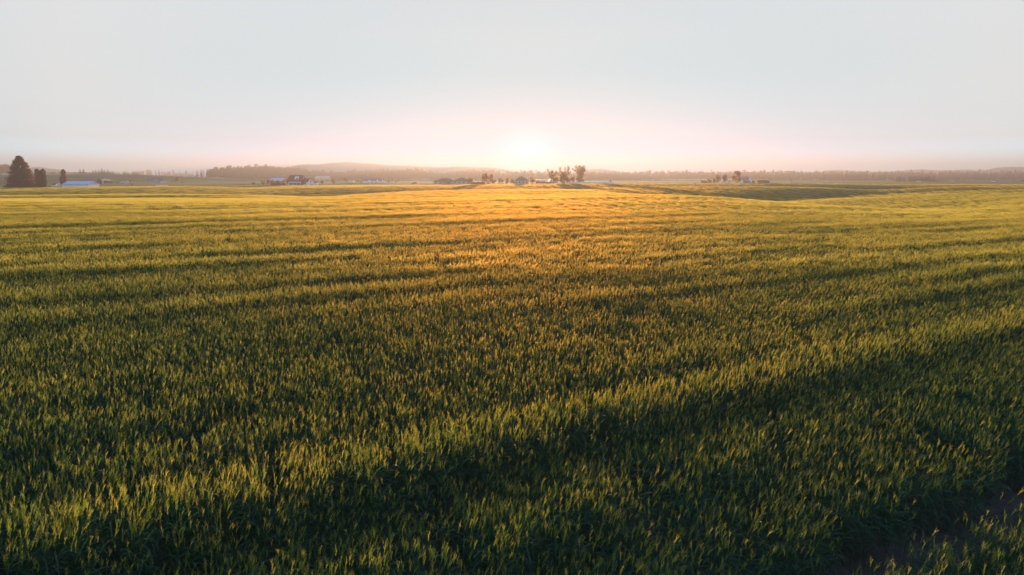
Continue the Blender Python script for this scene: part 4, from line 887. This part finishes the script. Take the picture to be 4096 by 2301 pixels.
RC = [(3078, 18, 16), (3100, 17, 22), (3114, 14, 16), (3132, 14, 18), (3141, 12, 16), (3161, 16, 20), (3173, 22, 22), (3193, 16, 21), (3214, 12, 18), (3225, 10, 13), (3240, 15, 25), (3283, 14, 14), (3296, 24, 23), (3327, 16, 25), (3345, 13, 18), (3356, 15, 25), (3371, 10, 24), (3386, 19, 28), (3400, 17, 27), (3413, 24, 22), (3428, 15, 26), (3440, 15, 31), (3464, 16, 28), (3492, 19, 30), (3515, 18, 20), (3522, 14, 24), (3538, 16, 26), (3572, 20, 16)]
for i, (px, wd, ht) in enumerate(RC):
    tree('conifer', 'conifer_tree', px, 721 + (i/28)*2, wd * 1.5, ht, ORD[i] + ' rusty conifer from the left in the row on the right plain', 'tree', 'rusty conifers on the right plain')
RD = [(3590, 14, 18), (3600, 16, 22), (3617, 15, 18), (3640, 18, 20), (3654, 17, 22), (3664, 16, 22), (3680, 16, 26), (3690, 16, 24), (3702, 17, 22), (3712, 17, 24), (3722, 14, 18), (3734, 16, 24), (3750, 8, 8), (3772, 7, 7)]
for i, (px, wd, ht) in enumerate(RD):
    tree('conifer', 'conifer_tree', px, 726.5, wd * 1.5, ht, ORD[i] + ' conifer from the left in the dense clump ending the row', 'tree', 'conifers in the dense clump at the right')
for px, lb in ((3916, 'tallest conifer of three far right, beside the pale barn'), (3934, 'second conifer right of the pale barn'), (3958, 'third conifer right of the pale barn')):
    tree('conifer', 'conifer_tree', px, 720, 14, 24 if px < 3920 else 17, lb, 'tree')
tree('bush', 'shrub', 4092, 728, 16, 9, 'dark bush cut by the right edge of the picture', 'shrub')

# ------------------------------------------------------------------ far woods: continuous masses
def wood(name, seq, label, n, seed, depth=130, wmul=1.0, decid=0.25):
    """seq: (px, foot row, top row) along the wood's front; every tree is a ragged little spire or dome"""
    r = np.random.default_rng(seed); px = np.array([s[0] for s in seq], float); fb = np.interp; V = []; Fc = []; nb = 0
    for i in range(n):
        p = r.uniform(px[0], px[-1]); f = np.interp(p, px, [s[1] for s in seq]); t = np.interp(p, px, [s[2] for s in seq])
        X, Y, Z, mp = spotc(p, f); back = r.uniform(0, 1)**1.3 * depth; k = (Y + back) / Y; X *= k; Y *= k; Z = tz(X, Y); mp *= k
        top = z_at(Y, t); h = (top - Z) * (1.0 + 0.16 * r.normal() - 0.06); h = max(h, 4.0)
        dome = r.uniform() < decid; w_ = h * (r.uniform(0.20, 0.32) if not dome else r.uniform(0.3, 0.48)) * wmul
        m_ = 26; z = r.uniform(0.05, 1, m_) ** 0.8; rad = w_ * (np.sqrt(np.clip(1 - (z*1.0 - .35)**2 / .45, 0.02, 1)) if dome else (1 - z) ** 0.8 + 0.05) * r.uniform(.3, 1, m_); th = r.uniform(0, 2*math.pi, m_)
        Q = np.stack([X + rad*np.cos(th), Y + rad*np.sin(th), Z + z*h], -1); Q[0] = (X, Y, Z + h*0.97)
        v, f_ = leaf_quads(Q, 1.0, r); C0 = np.repeat(Q, 4, 0); v = C0 + (v - C0) * np.array([w_*.42, w_*.42, h*.085]); V.append(v); Fc.append(f_ + nb); nb += len(v)
        # stem core so the wood is opaque low down
    o = bpy.data.objects.new(name, np_mesh(name, np.concatenate(V), np.concatenate(Fc), [M['f_far']])); C.objects.link(o)
    return tag(o, label, 'wood', kind='stuff')
_sc = {}
def spotc(p, f):
    k = (round(p / 12), round(f * 2))
    if k not in _sc: _sc[k] = spot(k[0] * 12, k[1] / 2)
    X, Y, Z, mp = _sc[k]; Y = min(Y, 1620.0); X = Y * ((p - CX) / F / 1.0127); return X, Y, tz(X, Y), Y / F / 1.0127
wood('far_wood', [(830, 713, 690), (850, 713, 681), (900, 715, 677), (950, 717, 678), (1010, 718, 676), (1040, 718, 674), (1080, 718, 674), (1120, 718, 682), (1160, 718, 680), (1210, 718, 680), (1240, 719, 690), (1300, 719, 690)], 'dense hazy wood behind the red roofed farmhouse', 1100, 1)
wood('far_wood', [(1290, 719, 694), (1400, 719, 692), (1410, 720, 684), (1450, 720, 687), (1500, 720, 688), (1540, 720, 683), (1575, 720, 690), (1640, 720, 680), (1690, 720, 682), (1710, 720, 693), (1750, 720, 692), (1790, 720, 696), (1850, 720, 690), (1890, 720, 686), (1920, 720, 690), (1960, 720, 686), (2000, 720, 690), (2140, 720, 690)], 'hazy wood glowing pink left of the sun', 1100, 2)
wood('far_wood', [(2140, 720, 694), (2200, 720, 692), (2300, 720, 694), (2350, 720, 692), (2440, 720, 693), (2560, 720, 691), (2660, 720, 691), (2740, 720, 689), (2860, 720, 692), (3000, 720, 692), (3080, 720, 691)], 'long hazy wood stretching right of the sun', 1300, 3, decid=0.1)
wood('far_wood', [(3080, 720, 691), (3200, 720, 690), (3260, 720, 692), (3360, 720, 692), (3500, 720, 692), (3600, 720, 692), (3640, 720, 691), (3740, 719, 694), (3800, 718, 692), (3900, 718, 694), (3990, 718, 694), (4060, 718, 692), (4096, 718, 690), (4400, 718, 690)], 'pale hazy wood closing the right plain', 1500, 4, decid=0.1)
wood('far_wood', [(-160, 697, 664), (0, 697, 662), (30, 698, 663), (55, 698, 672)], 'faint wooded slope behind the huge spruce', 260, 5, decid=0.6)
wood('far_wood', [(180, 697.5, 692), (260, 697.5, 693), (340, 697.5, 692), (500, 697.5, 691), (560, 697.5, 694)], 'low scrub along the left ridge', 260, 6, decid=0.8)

# ------------------------------------------------------------------ hills
def hills(name, seq, Yd, label, seed, thick=260):
    r = np.random.default_rng(seed); p = np.linspace(seq[0][0], seq[-1][0], 240); t = np.interp(p, [s[0] for s in seq], [s[1] for s in seq])
    kk = np.exp(-.5*(np.arange(-6, 7)/2.5)**2); kk /= kk.sum(); t = np.convolve(np.pad(t, 6, mode='edge'), kk, 'valid') + 1.1*(fbm(p*.03, p*0, seed, 4) - .5) * 2
    X = Yd * (p - CX) / F / 1.0127; crest = np.array([z_at(Yd, q) for q in t]); rows = []
    prof_ = [(-1.0, 0.0), (-.75, .18), (-.5, .45), (-.25, .78), (-.1, .95), (0, 1), (.15, .93), (.5, .5), (1, 0)]
    for a, q in prof_:
        sc = (Yd + a*thick) / Yd; nz = 1 + 0.25*(fbm(X*.004, X*0 + a*3, seed + 5, 3) - .5) * (1 if abs(a) > .05 else 0)
        base = -6.0; rows.append(np.stack([X*sc, np.full_like(X, Yd + a*thick), base + (crest - base)*q*nz], -1))
    V = np.concatenate(rows); n = len(p); Fc = []
    for i in range(len(prof_) - 1):
        for j in range(n - 1): Fc.append((i*n+j, i*n+j+1, (i+1)*n+j+1, (i+1)*n+j))
    m = bpy.data.materials.get('hazed_hill_forest') or mat('hazed_hill_forest', (0.52, 0.50, 0.52), 0.95, noise=0.1, nscale=0.01)  # haze put into the base colour: paler than wooded hills
    o = bpy.data.objects.new(name, np_mesh(name, V, np.array(Fc), [m], smooth=True)); C.objects.link(o); return tag(o, label, kind='structure')
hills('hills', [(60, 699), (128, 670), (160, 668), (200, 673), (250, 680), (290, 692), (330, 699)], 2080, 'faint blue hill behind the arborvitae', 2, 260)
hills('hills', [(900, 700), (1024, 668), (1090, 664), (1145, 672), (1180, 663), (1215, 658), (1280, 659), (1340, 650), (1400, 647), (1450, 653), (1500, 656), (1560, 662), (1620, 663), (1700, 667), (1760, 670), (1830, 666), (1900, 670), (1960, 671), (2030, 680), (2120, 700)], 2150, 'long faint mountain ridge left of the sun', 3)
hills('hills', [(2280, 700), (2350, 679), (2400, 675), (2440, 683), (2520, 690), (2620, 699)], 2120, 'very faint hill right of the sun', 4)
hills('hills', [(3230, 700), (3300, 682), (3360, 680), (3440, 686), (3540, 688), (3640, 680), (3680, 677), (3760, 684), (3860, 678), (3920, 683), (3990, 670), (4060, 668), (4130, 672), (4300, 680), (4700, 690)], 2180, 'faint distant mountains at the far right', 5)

# ------------------------------------------------------------------ yard and road strips
def strip(name, pts, wd, m, label, dz=0.05):
    V = []; Fc = []
    pts = np.array(pts, float); n = 60; t = np.linspace(0, len(pts) - 1, n); xs = np.interp(t, range(len(pts)), pts[:, 0]); ys = np.interp(t, range(len(pts)), pts[:, 1])
    for x, y in zip(xs, ys):
        for q in (-1, -.33, .33, 1): V.append((x, y + q*wd/2, tz(x, y + q*wd/2) + dz))
    for i in range(n - 1):
        for j in range(3): Fc.append((i*4+j, i*4+4+j, i*4+5+j, i*4+1+j))
    me_ = np_mesh(name, np.array(V), np.array(Fc), [m]); o = bpy.data.objects.new(name, me_); C.objects.link(o); return tag(o, label, kind='structure')
strip('yard', [(x_at(374, p), 374) for p in (-60, 150, 300, 480)], 16, M['gravel'], 'pale gravel yard by the metal barn')
strip('road', [(x_at(490, 640), 452), (x_at(500, 1024), 484), (x_at(500, 1500), 484), (x_at(500, 2100), 484), (x_at(510, 2700), 500), (x_at(520, 3100), 520)], 5, M['yard'], 'narrow gravel road along the far field edge', 0.04)
strip('yard', [(x_at(430, p), y) for p, y in ((380, 425), (600, 440), (760, 480))], 26, M['yard'], 'dusty yard below the grey farmhouse', 0.06)

# ------------------------------------------------------------------ air
HZ = 0.00064
hm = bpy.data.materials.new('haze'); hm.use_nodes = True; t = hm.node_tree; t.nodes.clear()
ho = N(t, 'ShaderNodeOutputMaterial'); pv = N(t, 'ShaderNodeVolumePrincipled')
pv.inputs['Color'].default_value = (0.20, 0.192, 0.245, 1); pv.inputs['Density'].default_value = HZ; pv.inputs['Anisotropy'].default_value = 0.53
t.links.new(pv.outputs[0], ho.inputs['Volume'])
b = MB(); b.box(-2600, 2600, -2600, 2600, -20, 61); hz = b.build('haze', hm, None); tag(hz, 'pale evening haze over the whole plain', kind='stuff')
